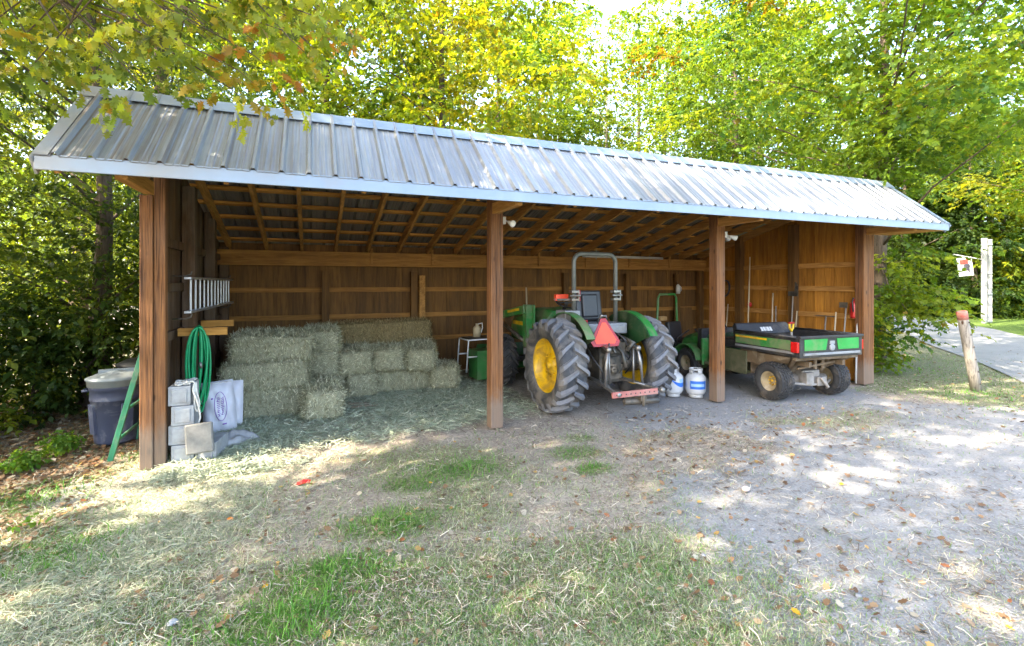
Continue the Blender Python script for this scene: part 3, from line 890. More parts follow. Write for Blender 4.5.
m = MB(); m.box((0, .3, .22), (1.25, .75, .16)); m.lathe([(.001, .1), (.2, .1), (.22, .02)], 20, (0, .35, .2)); m.build('deck', GREEN, Z, .03)
m = MB(); m.box((0, .25, .40), (.5, .7, .16)); m.build('foot_platform', GREEN, Z, .02)
m = MB(); m.box((0, .605, .42), (.5, .02, .05)); m.build('stripe', YELLOW, Z)
m = MB(); m.box((0, -.02, .56), (.48, .46, .13)); m.box((0, -.25, .80), (.46, .1, .42), (R(8), 0, 0)); m.build('seat', BLACKV, Z, .03)
m = MB(); m.box((0, -.66, .52), (.5, .42, .3)); m.lathe([(.001, .86), (.16, .86), (.2, .8), (.2, .62)], 18, (0, -.66, 0)); m.build('engine', DKMETAL, Z, .02)
m = MB(); m.box((.05, -.52, 1.06), (.22, .12, .1)); m.build('air_filter', pmat('tan_filter', (.5, .3, .12), None, 8, .6), Z, .02)
m = MB().tube([(-.40, -.42, .45), (-.36, -.42, 1.0), (-.33, -.42, 1.52), (-.27, -.42, 1.60), (.27, -.42, 1.60), (.33, -.42, 1.52), (.36, -.42, 1.0), (.40, -.42, .45)], .026, 10)
m.build('roll_hoop', GREEN, Z)

# ---- propane cylinders
def propane(loc, rz, label, kind):
    P = thing('propane_tank', label, 'propane tank', loc, rz, 'propane tanks by the post')
    b = MB(); r_ = .158
    b.lathe([(.001, .035), (.09, .04), (.135, .06), (r_, .11), (r_, .31), (.150, .335), (.12, .37), (.07, .395), (.03, .40), (.001, .40)], 32)
    body = b.build('body', WHITEP, P)
    f = MB(); f.lathe([(.105, 0), (.108, 0), (.108, .065), (.105, .065), (.105, 0)], 28); f.build('foot_ring', WHITEP, P)
    c = MB()
    if kind:
        for a in (0, 2 * PI / 3, 4 * PI / 3): c.lathe([(.098, .37), (.102, .37), (.102, .455), (.098, .455), (.098, .37)], 6, a0=a + .2, a1=a + 1.5)
        c.lathe([(.094, .44), (.106, .44), (.106, .465), (.094, .465), (.094, .44)], 28)
    else:
        c.lathe([(.088, .36), (.092, .36), (.104, .47), (.100, .47), (.088, .36)], 24, a0=R(-60), a1=R(240))
    c.build('collar', WHITEP, P)
    v_ = MB(); v_.lathe([(.022, .38), (.022, .43), (.012, .43), (.012, .455), (.03, .455), (.03, .47), (.001, .47)], 14); v_.tube([(0, 0, .425), (0, -.06, .425)], .016, 10); v_.build('valve', STEEL if kind else BLACKP, P)
    if kind:
        MB().lathe([(r_ + .0015, .15), (r_ + .0015, .28)], 20, a0=R(200), a1=R(300)).build('label', BLUEINK, body)
        MB().lathe([(r_ + .0025, .19), (r_ + .0025, .235)], 16, a0=R(206), a1=R(285)).build('label_band', BLUELT, body)
    else:
        # a sweeping blue swoosh
        vs, fs = [], []
        n = 24
        for i in range(n + 1):
            u = i / n; a = R(196 + 150 * u); zc = .20 + .11 * (2 * u - .9) ** 2; hh = .03 * math.sin(PI * min(1, u * 1.05 + .03)) + .004
            for d in (-1, 1): vs.append(((r_ + .0018) * math.cos(a), (r_ + .0018) * math.sin(a), zc + d * hh))
        for i in range(n): fs.append((2 * i, 2 * i + 1, 2 * i + 3, 2 * i + 2))
        MB().add(vs, fs, True).build('label', BLUEINK, body)
        MB().lathe([(r_ + .0016, .225), (r_ + .0016, .30)], 12, a0=R(245), a1=R(300)).build('label_patch', BLUELT, body)
    return P
propane((5.50, 6.52, 0), R(25), 'white propane tank with a blue swoosh and open collar beside the big tyre', 0)
propane((5.79, 6.32, 0), R(-4), 'white propane tank with a square blue label beside the wooden post', 1)

# ---- hay bales
def bale_mesh(seed):
    rg = np.random.default_rng(seed)
    L, W, Hh = 1.08, .50, .395
    n = (30, 14, 12)
    vs, fs = [], []
    def face(ax, sg):
        o = [a for a in range(3) if a != ax]
        na, nb_ = n[o[0]], n[o[1]]
        b = len(vs)
        for i in range(na + 1):
            for j in range(nb_ + 1):
                p = [0, 0, 0]; p[ax] = sg; p[o[0]] = 2 * i / na - 1; p[o[1]] = 2 * j / nb_ - 1
                vs.append(p)
        for i in range(na):
            for j in range(nb_):
                q = (b + i * (nb_ + 1) + j, b + (i + 1) * (nb_ + 1) + j, b + (i + 1) * (nb_ + 1) + j + 1, b + i * (nb_ + 1) + j + 1)
                fs.append(q if (sg > 0) == (ax != 1) else q[::-1])
    for ax in range(3):
        for sg in (-1, 1): face(ax, sg)
    V = np.array(vs, float)
    p = 7.
    nr = (np.abs(V) ** p).sum(1) ** (1 / p)
    V = V / nr[:, None]
    sl = 1 + .05 * np.sin(V[:, 0] * 22 + seed) * .5 + .09 * (fbm(V[:, 0] * 6 + 9, V[:, 1] * 3 + V[:, 2] * 4 + seed, seed) - .5)
    V[:, 1] *= sl; V[:, 2] *= 1 + .12 * (fbm(V[:, 0] * 7, V[:, 1] * 4 + 3, seed + 5) - .5)
    V[:, 0] *= 1 + .09 * (fbm(V[:, 1] * 4, V[:, 2] * 4 + 7, seed + 9) - .5)
    V *= np.array([L, W, Hh]) / 2
    V[:, 2] += Hh / 2
    return V, fs
def hay_mat(name, c):
    t = NT(name); v = t.coord((1, 1, 1))
    n1 = t.noise(v, 55, 6, .7, 2.); n2 = t.noise(t.coord((7, 2, 2)), 2, 4)
    cc = t.mix(t.ramp(n1, [(.3, 0.), (.7, 1.)]), tuple(x * .42 for x in c), c)
    cc = t.mix(t.ramp(n2, [(.35, .5), (.65, 0.)]), cc, tuple(x * .5 for x in c))
    t.bump(n1, .8, .012)
    return t.out(cc, .85, 0, .15)
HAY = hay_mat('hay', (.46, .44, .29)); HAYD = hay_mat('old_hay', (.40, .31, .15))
def make_bale(seed, mat, shade):
    V, fs = bale_mesh(seed)
    m = MB().add([tuple(p) for p in V], fs, True)
    o = m.build('hay_bale', mat)
    rg = np.random.default_rng(seed + 50)
    # loose stems standing out of the faces
    ns = 9000
    ctr = np.array([0, 0, .195])
    cen = np.array([V[list(f)].mean(0) for f in fs]); nor = []
    for f in fs:
        a, b, c = V[f[0]], V[f[1]], V[f[3]]; q = np.cross(b - a, c - a); q /= np.linalg.norm(q) + 1e-9
        nor.append(q if np.dot(q, cen[len(nor)] - ctr) > 0 else -q)
    nor = np.array(nor)
    ok = np.where(nor[:, 2] > -.7)[0]
    id_ = rg.choice(ok, ns)
    P = cen[id_] + rg.normal(0, .012, (ns, 3)) - nor[id_] * .006
    D = rg.normal(0, 1, (ns, 3)) * np.array([.5, 1., 1.]) + nor[id_] * rg.uniform(-.2, .35, (ns, 1)); D[:, 2] -= .25
    D /= np.linalg.norm(D, axis=1)[:, None]
    S = np.cross(D, nor[id_] + rg.normal(0, .4, (ns, 3))); S /= np.linalg.norm(S, axis=1)[:, None] + 1e-9
    Ls = rg.uniform(.025, .085, (ns, 1)); Wd = rg.uniform(.0018, .0042, (ns, 1))
    Q = np.stack([P - S * Wd, P + S * Wd, P + D * Ls + S * Wd * .5, P + D * Ls - S * Wd * .5], 1).reshape(-1, 3)
    base = np.array([[.55, .54, .36], [.30, .31, .18], [.72, .67, .46], [.24, .20, .11]])
    cc = base[rg.integers(0, 4, ns)] * rg.uniform(.6, 1.15, (ns, 1)) * np.array(shade)
    np_mesh('loose_stems', Q, 4, [(0, 1, 2, 3)], STRAWM, cc, o)
    return o
bale_src = [make_bale(s_, HAY, (1, 1, 1)) for s_ in (3, 8, 14)]
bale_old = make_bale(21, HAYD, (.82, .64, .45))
H3 = .362
bales = [  # x, y, z, rot, source, label
    (-.56, 7.70, 0, 2, 0, 'bottom hay bale at the left front of the stack, nearest the white bag'),
    (.10, 7.62, 0, 91, 1, 'end-on hay bale on the ground, right of the long bottom front bale'),
    (-.60, 7.76, H3, -1, 2, 'pale bleached middle hay bale of the three piled at left front'),
    (-.55, 7.82, 2 * H3, 3, 1, 'topmost long hay bale of the left front pile'),
    (-.50, 8.45, 0, 0, 2, None), (-.50, 8.45, H3, 0, 0, None), (-.45, 8.5, 2 * H3, 1, 0, None),
    (.20, 8.75, 0, 90, 0, None),
    (.19, 8.72, H3, 92, 0, 'end-on hay bale in the second tier, directly behind the left front pile'),
    (.17, 8.75, 2 * H3, 88, 2, 'end-on hay bale on the top tier right of the topmost long bale'),
    (.72, 8.78, 0, 90, 1, 'dim hay bale on the ground in the recess between the two piles'),
    (.70, 8.80, H3, 91, 1, 'brownish end-on hay bale in the second tier above the recess'),
    (1.47, 8.70, 0, 4, 2, 'long hay bale on the ground in the right part of the stack'),
    (1.25, 8.82, H3, 90, 0, 'end-on hay bale in the second tier, left of the rightmost raised bale'),
    (1.76, 8.80, H3, 86, 2, 'rightmost raised hay bale, resting on the long ground bale'),
    (2.22, 8.78, 0, 82, 1, 'end-on hay bale on the ground, the far right end of the stack'),
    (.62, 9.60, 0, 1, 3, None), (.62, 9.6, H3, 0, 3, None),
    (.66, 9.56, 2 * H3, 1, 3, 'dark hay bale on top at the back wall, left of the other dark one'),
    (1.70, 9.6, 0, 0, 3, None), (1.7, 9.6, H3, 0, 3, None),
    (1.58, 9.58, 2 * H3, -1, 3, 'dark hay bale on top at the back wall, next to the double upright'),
]
used = set()
for x, y, z, r_, s_, lab in bales:
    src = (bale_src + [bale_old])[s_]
    o = src if s_ not in used else copy_tree(src)
    used.add(s_); o.scale = (rnd.uniform(.96, 1.04), rnd.uniform(.96, 1.05), rnd.uniform(.97, 1.06))
    o.location = (x + rnd.uniform(-.03, .03), y + rnd.uniform(-.04, .04), z); o.rotation_euler = (R(rnd.uniform(-3.5, 3.5)), R(rnd.uniform(-3, 3)), R(r_ + rnd.uniform(-6, 6) + (0 if rnd.random() < .5 else 180)))
    hid = z < .1 and 'hidden hay bale in the bottom tier behind the others' or 'hay bale in the middle tier hidden behind the front piles'
    tag(o, lab or ('hay bale of the rear tiers, mostly hidden behind the front bales'), 'hay bale', 'hay bales stacked in the shed')

# ---- ladder on the left wall
LD = thing('aluminium_ladder', 'aluminium ladder hung on its side on hooks along the left wall', 'ladder', (-1.29, 6.52, 1.52), 0)
for z in (0, .385):
    MB().bar((0, 0, z), (.02, 3.1, z), .07, .026).build('side_rail', ALU, LD, .003)
for i in range(12):
    y = .16 + i * .255
    MB().box((.0, y, .192), (.020, .030, .36)).build('rung', ALU, LD, .004)

# ---- garden hose, coiled and hung
rg = random.Random(4)
hz = MB()
pts = []
for k_ in range(9):
    wd = (.125, .05, .11, .075, .03, .10, .06, .12, .085)[k_]; dr = .90 + .10 * rg.random(); off = rg.uniform(-.045, .045); yo = (k_ - 4) * .019
    for i in range(28):
        a = 2 * PI * i / 28
        xx = wd * math.sin(a) * (1 - .38 * (1 - math.cos(a)) / 2) + off * (1 - math.cos(a)) / 2
        pts.append((xx, yo + .015 * math.sin(a * 2 + k_), -(1 - math.cos(a)) / 2 * dr))
hs_ = MB().tube(pts, .0125, 8).build('garden_hose', HOSEG)
hs_.location = (-1.22, 6.72, 1.338); hs_.rotation_euler = (0, 0, R(8))
tag(hs_, 'bright green garden hose coiled and hung over a wooden bracket on the left wall', 'hose')
MB().tube([(.02, -.10, -.40), (.03, -.10, -.47)], .016, 10).build('connector', STEEL, hs_)

# ---- concrete blocks
def block(name, lab, loc, rot, d=(.195, .395, .195)):
    m = MB()
    m.box((0, 0, d[2] / 2), d)
    m.box((0, -d[1] / 2 - .004, d[2] / 2), (d[0] * .7, .012, d[2] * .72))
    o = m.build('concrete_block', CONC, None, .012)
    o.location = loc; o.rotation_euler = rot
    return tag(o, lab, 'concrete block', 'concrete blocks by the front post')
for i, lab in enumerate(('bottom concrete block of the pile against the front post', 'second concrete block from the bottom of the pile at the post',
                         'third concrete block up, just under the top one of the pile', 'top concrete block of the pile, under the white rope')):
    block('b', lab, (-1.235 + (.012, -.006, .008, -.01)[i], 6.13 + (0, .012, -.008, .005)[i], i * .2), (0, 0, R((1, -2, 3, -1)[i])))
block('b', 'single concrete block lying on the ground with a square paver against it', (-.985, 6.13, 0), (0, 0, R(-9)), (.195, .39, .19))
pv = MB().box((0, 0, .15), (.25, .045, .30)).build('square_paver', PAVER, None, .015)
pv.location = (-1.05, 5.872, .112); pv.rotation_euler = (R(-8), R(-5), R(-3))
tag(pv, 'square tan paver standing on edge against the single concrete block', 'paver')
# rope
rg = random.Random(9)
pts = [(rg.uniform(-.08, .09), rg.uniform(-.16, .12), .012 + .05 * (i / 40) * rg.random()) for i in range(26)]
pts += [(.11, -.15, .03), (.125, -.17, -.06), (.12, -.16, -.2), (.14, -.15, -.28), (.16, -.14, -.2), (.14, -.16, -.08), (.13, -.15, .02), (.11, -.18, -.05), (.145, -.18, -.16), (.17, -.16, -.33), (.15, -.15, -.4)]
ro = MB().tube(smooth_path(pts), .009, 7).build('white_rope', ROPEM)
ro.location = (-1.24, 6.13, .797)
tag(ro, 'tangled white rope lying on the pile of concrete blocks and hanging down it', 'rope')

# ---- feed bag
def pillow(wd, dp, ht, seed, nx=14, nz=20):
    vs, fs = [], []
    for sg in (-1, 1):
        b = len(vs)
        for i in range(nx + 1):
            for j in range(nz + 1):
                u, v_ = 2 * i / nx - 1, j / nz
                e = (1 - abs(u) ** 3.2) * (1 - abs(2 * v_ - 1) ** 5)
                x = u * wd / 2 * (1 - .10 * (v_ - .3) ** 2)
                wob = .014 * math.sin(9 * u + 13 * v_ + seed) * e + .010 * math.sin(17 * v_ - 5 * u)*e
                vs.append((x, sg * (dp / 2 * e ** .6 + .004) + wob * .8 + .05 * (v_ - .5) ** 2, v_ * ht))
        for i in range(nx):
            for j in range(nz):
                q = (b + i * (nz + 1) + j, b + (i + 1) * (nz + 1) + j, b + (i + 1) * (nz + 1) + j + 1, b + i * (nz + 1) + j + 1)
                fs.append(q if sg < 0 else q[::-1])
    return MB().add(vs, fs, True)
bag = pillow(.36, .20, .64, 1).build('feed_bag', WHITEB)
bag.location = (-1.03, 6.98, 0); bag.rotation_euler = (R(-9), R(-3), R(14))
tag(bag, 'white plastic feed bag with purple print leaning upright by the hose', 'bag')
bag2 = pillow(.36, .12, .60, 4).build('feed_bag', WHITEB)
bag2.location = (-1.0, 7.17, 0); bag2.rotation_euler = (R(-7), R(2), R(9))
tag(bag2, 'second white bag, only its edge showing behind the printed feed bag', 'bag')
# print: oval line with rough lettering, laid on the bulge
def onbag(u, v_, lift=.0022):
    e = max(0, (1 - abs(u) ** 3.2) * (1 - abs(2 * v_ - 1) ** 5))
    wob = .014 * math.sin(9 * u + 13 * v_ + 1) * e + .010 * math.sin(17 * v_ - 5 * u) * e
    return Vector((u * .18 * (1 - .10 * (v_ - .3) ** 2), -(.10 * e ** .6 + .004) + wob * .8 + .05 * (v_ - .5) ** 2 - lift, v_ * .64))
m = MB()
ov = [onbag(.05 + .36 * math.cos(2 * PI * i / 40), .52 + .27 * math.sin(2 * PI * i / 40)) for i in range(40)]
m.tube(ov, .0035, 5, closed=True)
rg = random.Random(2)
for line, (uu, v0, v1) in enumerate(((-.07, .34, .70), (.16, .36, .68))):
    v_ = v0
    while v_ < v1:
        h_l = rg.choice((.05, .07, .09))
        m.tube([onbag(uu - h_l, v_), onbag(uu + h_l, v_ + .008)], .0038, 5)
        if rg.random() < .6: m.tube([onbag(uu + h_l * rg.choice((-1, 1)), v_), onbag(uu + h_l * rg.choice((-.3, 1)), v_ + .028)], .0034, 5)
        v_ += .034
for q in range(5): m.tube([onbag(.1 + q * .05, .17), onbag(.13 + q * .05, .19)], .005, 5)
m.ball(onbag(-.42, .68, -.002), .012, 8, 5); m.build('print', PURPLE, bag)
m = MB().tube([onbag(-.9 + .12 * i, .965 + .012 * math.sin(i * 2), .004) for i in range(16)], .006, 6); m.build('stitched_seam', ROPEM, bag)

# ---- crumpled tarp
vs, fs = [], []
nx, ny = 24, 14
for i in range(nx + 1):
    for j in range(ny + 1):
        x, y = i / nx * .62 - .31, j / ny * .34 - .17
        e = max(0, 1 - (x / .31) ** 2) ** .5 * max(0, 1 - (y / .17) ** 2) ** .5
        z = e * (.06 + .14 * float(fbm(np.array([x * 7 + 3]), np.array([y * 9]), 3)[0]) + .04 * math.sin(22 * y + 9 * x)) + .003
        vs.append((x + .02 * math.sin(30 * y), y + .02 * math.sin(17 * x), max(.003, z)))
for i in range(nx):
    for j in range(ny): fs.append((i * (ny + 1) + j, (i + 1) * (ny + 1) + j, (i + 1) * (ny + 1) + j + 1, i * (ny + 1) + j + 1))
tp = MB().add(vs, fs, True).build('crumpled_tarp', TARP, fixn=False)
tp.location = (-.80, 6.47, .002); tp.rotation_euler = (0, 0, R(35)); tp.scale = (.72, .75, .95)
tag(tp, 'crumpled grey plastic tarp on the ground beside the feed bag', 'tarp')
so_ = tp.modifiers.new('thickness', 'SOLIDIFY'); so_.thickness = .004

# ---- bin and green ladder outside
BN = thing('trash_bin', 'worn blue grey trash bin with a domed pale lid left of the shed', 'trash bin', (-2.12, 7.14, 0), R(10)); BN.scale = (.94, .94, 1)
b = MB(); b.lathe([(.001, .012), (.20, .012), (.215, .0), (.225, .03), (.262, .50), (.268, .50), (.27, .515), (.268, .53), (.266, .62), (.275, .62), (.285, .70), (.272, .705), (.262, .62), (.21, .06), (.001, .05)], 40)
for i in range(4): b.box((.251 * math.sin(i * PI / 2 + .5), -.251 * math.cos(i * PI / 2 + .5), .30), (.12, .03, .34), (R(4), 0, i * PI / 2 + .5))
b.build('body', BIN, BN)
b = MB(); b.lathe([(.286, .665), (.292, .665), (.298, .735), (.31, .735), (.31, .755), (.27, .77), (.19, .80), (.10, .812), (.08, .825), (.001, .828)], 40)
b.box((0, 0, .822), (.36, .05, .04)); b.build('lid', LIDM, BN)
for s_ in (-1, 1): MB().tube([(s_ * .27, -.07, .62), (s_ * .325, -.05, .62), (s_ * .325, .05, .62), (s_ * .27, .07, .62)], .014, 8).build('handle', BIN, BN)
B2 = thing('trash_bin', 'dark bin mostly hidden behind the worn blue grey one', 'trash bin', (-2.05, 7.90, 0), 0)
b = MB(); b.lathe([(.001, 0), (.22, 0), (.27, .76), (.28, .78), (.001, .78)], 32); b.build('body', BLACKP, B2)
b = MB(); b.lathe([(.28, .775), (.30, .775), (.30, .80), (.2, .85), (.001, .87)], 32); b.build('lid', BLACKP, B2)
GL = thing('green_ladder', 'short green ladder leaning against the outside of the left end wall', 'ladder', (-1.93, 6.30, 0), 0)
top = Vector((.325, .0, 1.30))
for y in (0, .80): MB().bar((0, y, 0.005), (top.x, y, top.z), .05, .038, (0, 1, 0)).build('side_rail', LADG, GL, .004)
for i in range(4):
    q = .16 + i * .24
    MB().tube([(top.x * q, .01, top.z * q), (top.x * q, .79, top.z * q)], .017, 10).build('rung', LADG, GL)

# ---- cart in the back with the pale frame
CT = thing('steel_cart', 'green steel box in a pale tube frame, in the dark left of the tractor', 'cart', (2.92, 8.75, 0), R(4))
MB().box((.13, -.05, .36), (.60, .44, .52)).build('box', GREEND, CT, .01)
m = MB()
for s_ in (-1, 1):
    m.tube([(-.37, s_ * .24, .25), (-.33, s_ * .24, .82), (.5, s_ * .24, .84), (.5, s_ * .24, .02)], .016, 8); m.tube([(-.35, s_ * .24, .52), (-.16, s_ * .24, .52)], .014, 8)
m.tube([(-.33, -.24, .82), (-.33, .24, .82)], .014, 8); m.tube([(.5, -.24, .84), (.5, .24, .84)], .014, 8)
m.build('frame', ALUPAINT, CT)
MB().box((.09, 0, .835), (.78, .44, .02)).build('top', BLACKP, CT)
for s_ in (-1, 1): MB().lathe([(.05, s_ * .2), (.13, s_ * .2), (.13, s_ * .27), (.05, s_ * .27), (.05, s_ * .2)], 24, (.2, 0, .13), 'Y').build('wheel', BLACKP, CT)
jg = MB().lathe([(.001, 0), (.075, 0), (.075, .16), (.05, .2), (.03, .21), (.03, .25), (.001, .25)], 18)
jg = jg.build('fuel_can', pmat('tan_can', (.45, .36, .22), None, 8, .5)); jg.location = (2.86, 8.78, .846)
MB().tube([(.02, -.02, .24), (.09, -.03, .26), (.10, -.03, .17), (.075, -.02, .08)], .01, 7).build('handle', WHITEP, jg)
tag(jg, 'small tan can with a white handle standing on the steel cart', 'can')

# ---- fittings: pipe, floodlights, lamp holders
pp = MB().tube([(5.75, 9.86, 2.47), (8.0, 9.86, 2.455)], .03, 12).build('white_pipe', WHITEP)
tag(pp, 'long white plastic pipe fixed level along the beam at the back', 'pipe')
for xx in (6.1, 7.6): MB().bar((xx, 9.85, 2.40), (xx, 9.85, 2.62), .02, .012).build('strap', STEEL, pp)
def flood(loc, dirs, lab):
    F = thing('flood_light', lab, 'flood light', loc, 0, 'flood lights on the posts'); F.scale = (.72,) * 3
    MB().box((0, 0, 0), (.06, .11, .13)).build('junction_box', WHITEP, F, .008)
    for d in dirs:
        d = Vector(d).normalized(); m = MB()
        a = Vector((.03, -.02, 0)); b_ = a + d * .09
        m.tube([a, b_], .012, 8); m.tube([b_ - d * .01, b_ + d * .02, b_ + d * .06, b_ + d * .12, b_ + d * .14], [.022, .03, .042, .058, .06], 16, cap=True)
        h_ = m.build('lamp_head', WHITEP, F)
        MB().tube([b_ + d * .1405, b_ + d * .145], [.053, .045], 16).build('lens', pmat('frosted_lens', (.72, .70, .66), None, 8, .2) if 'frosted_lens' not in bpy.data.materials else bpy.data.materials['frosted_lens'], h_)
flood((2.18 + .104, 5.92, 2.65), ((.25, -.8, -.3),), 'white single flood light on the right side of the second post')
flood((5.875 + .104, 5.90, 2.60), ((.9, -.3, -.3), (.7, .5, -.25)), 'white twin flood light on the right side of the third post')
for (x, y, zz, lab) in ((.27, 7.05, 0, 'bare lamp holder under the rafters above the hay'), (2.95, 6.75, 0, 'bare lamp holder under the rafters left of the roll hoop'),
                        (5.64, 6.7, 0, 'grey lamp holder under the rafters near the third post')):
    zt_ = zback(y) - .05
    L_ = thing('lamp_holder', lab, 'lamp holder', (x, y, zt_), 0, 'lamp holders under the rafters')
    MB().tube([(0, 0, 0), (0, 0, -.16)], .012, 8).build('stem', DKMETAL, L_)
    MB().lathe([(.001, -.13), (.04, -.13), (.045, -.16), (.04, -.24), (.03, -.25), (.001, -.25)], 16).build('socket', PALEDUST, L_)
    MB().ball((0, 0, -.28), .032).build('bulb', WHITEP, L_)

# ---- tools along the right wall
def tool(name, lab, foot, top, kind, mat=W_GREYPOST, r_=.016):
    f, t_ = Vector(foot), Vector(top)
    o = thing(name, lab, 'garden tool', f, 0, 'long handled tools along the right wall')
    d = (t_ - f); u = d.normalized()
    m = MB().tube([u * .02, d * .5 + Vector((0, .004, 0)), d], [r_, r_ * .95, r_ * .85], 8); m.build('handle', mat, o)
    q = Vector((0, 1, 0)); n_ = u.cross(q).normalized()
    m = MB()
    if kind == 'rake':       # head up
        m.tube([d - q * .2, d + q * .2], .01, 6)
        for i in range(11): m.tube([d + q * (-.2 + i * .04), d + q * (-.2 + i * .04) + n_ * .07], .004, 5)
    elif kind == 'leaf_rake':
        for i in range(13):
            a = (i - 6) * .07; m.tube([d, d + (u * math.cos(a) + q * math.sin(a)) * .40, d + (u * math.cos(a) + q * math.sin(a)) * .42 + n_ * .04], .005, 5)
        m.bar(d + u * .24 - q * .11, d + u * .24 + q * .11, .012, .012)
    elif kind == 'shovel':   # blade up
        pts = [(-.11, .02), (.11, .02), (.115, .2), (.07, .3), (0, .33), (-.07, .3), (-.115, .2)]
        M_ = Matrix((( *(q), 0), (*(u), 0), (*(n_), 0), (0, 0, 0, 1))).transposed(); M_.translation = d - u * .02
        m.prism(pts, M_, .006)
    elif kind == 'hoe':
        m.tube([d, d + u * .05, d + u * .07 + n_ * .06], .008, 6); m.box(d + u * .05 + n_ * .08, (.012, .15, .1))
    elif kind == 'knob':
        m.ball(d * .0 + u * .35, .001, 4, 3)
    if kind != 'plain' and kind != 'knob': m.build('tool_head', DKMETAL, o)
    return o
def wx(px, X):  # y on the plane X for a picture column
    return X / math.tan(math.atan((px - 512) / FPX) + YAW)
def hz_(px, py, X):
    Y = wx(px, X); return H_CAM + (YH - py) / FPX * (X * math.sin(YAW) + Y * math.cos(YAW))
W2 = wood('pale_tool_handle', (.42, .34, .22), (.62, .52, .36), (16, 16, 1), isl=0)
for (name, px, py, kind, mat, lab, dx) in (
    ('push_broom', 750, 257, 'plain', W2, 'tallest pale pole leaning by the corner, a red cap tied low on it', .22),
    ('shovel', 728, 304, 'plain', W2, 'short pale handle showing just right of the third post', .25),
    ('garden_rake', 773, 293, 'plain', W2, 'pale handle standing behind the left end of the cargo bed', .2),
    ('garden_hoe', 776, 306, 'plain', W_GREYPOST, 'shorter grey handle right beside the pale one behind the bed', .18),
    ('post_digger', 793, 296, 'shovel', W_GREYPOST, 'grey handled shovel hung blade up beside the wall upright', .1),
    ('garden_rake', 797, 311, 'plain', W2, 'pale leaning handle just right of the wall upright', .3),
    ('leaf_rake', 826, 316, 'rake', W_GREYPOST, 'dark rake with its toothed head up against the right wall', .12),
    ('garden_fork', 836, 312, 'plain', W2, 'slanting pale handle in the middle of the right wall', .3),
    ('garden_hoe', 846, 308, 'hoe', W_GREYPOST, 'grey hoe with its blade up near the corner post', .14),
    ('pole', 858, 309, 'plain', WHITEP, 'thin white pole standing beside the corner post', .06)):
    Xw = 9.26
    tool(name, lab, (Xw - dx, wx(px, Xw) - (.12 if dx > .15 else .0), 0), (Xw, wx(px, Xw), hz_(px, py, Xw)), kind, mat)
pl = bpy.data.objects['push_broom']
cpt = MB().ball((.16, .08, 1.36), (.05, .06), 12, 8).build('cap', RED, pl)
# red extinguisher on the wall
Yx = wx(853, 9.25)
RX = thing('red_canister', 'bright red canister hanging on the wall by the corner post', 'canister', (9.28, Yx, 1.20), 0)
MB().lathe([(.001, 0), (.06, 0), (.065, .03), (.065, .26), (.04, .31), (.025, .32), (.025, .36), (.001, .36)], 20).build('body', RED, RX)
MB().tube([(0, 0, .35), (-.05, -.02, .38), (-.08, -.02, .30), (-.07, -.03, .12)], .012, 8).build('nozzle', BLACKP, RX)
MB().box((.07, 0, .2), (.03, .06, .1)).build('bracket', DKMETAL, RX)
# hung coil and white mug on the back corner
cl = MB()
for k_ in range(4): cl.tube([(.01 * k_, .12 * math.cos(2 * PI * i / 20), .19 * math.sin(2 * PI * i / 20)) for i in range(20)], .013, 6, closed=True)
cl = cl.build('cable_coil', BLACKP); cl.location = (9.235, wx(708, 9.235) - .55, hz_(708, 288, 9.2)); cl.rotation_euler = (0, R(6), 0)
tag(cl, 'black coiled cable hanging at the back corner of the right wall', 'cable')
tw = MB(); tw.lathe([(.001, 0), (.05, 0), (.06, .12), (.045, .2), (.02, .24), (.001, .24)], 14)
tw = tw.build('white_jug', WHITEP); tw.location = (8.55, YB - .20, 1.58); tag(tw, 'small white jug hanging on the back wall near the corner', 'jug')
MB().tube([(0, 0, .23), (0, .02, .30), (0, .05, .31)], .006, 6).build('hook', DKMETAL, tw)
MB().tube([(.055, 0, .05), (.10, 0, .08), (.10, 0, .16), (.05, 0, .19)], .009, 6).build('handle', WHITEP, tw)
bd = MB().box((0, 0, .62), (.55, .02, 1.24)).build('plywood_sheet', W_BOARD, None, .002); bd.location = (8.72, 9.82, 0); bd.rotation_euler = (R(-7), 0, 0)
tag(bd, 'grey brown plywood sheet leaning at the back corner behind the mower', 'board')
tl = MB().tube([(0, 0, 0.0), (.02, .15, 1.75)], .018, 8).build('pole', W2); tl.location = (4.35, 9.78, .0)
tag(tl, 'thin upright pole against the back wall behind the tractor hood', 'pole')

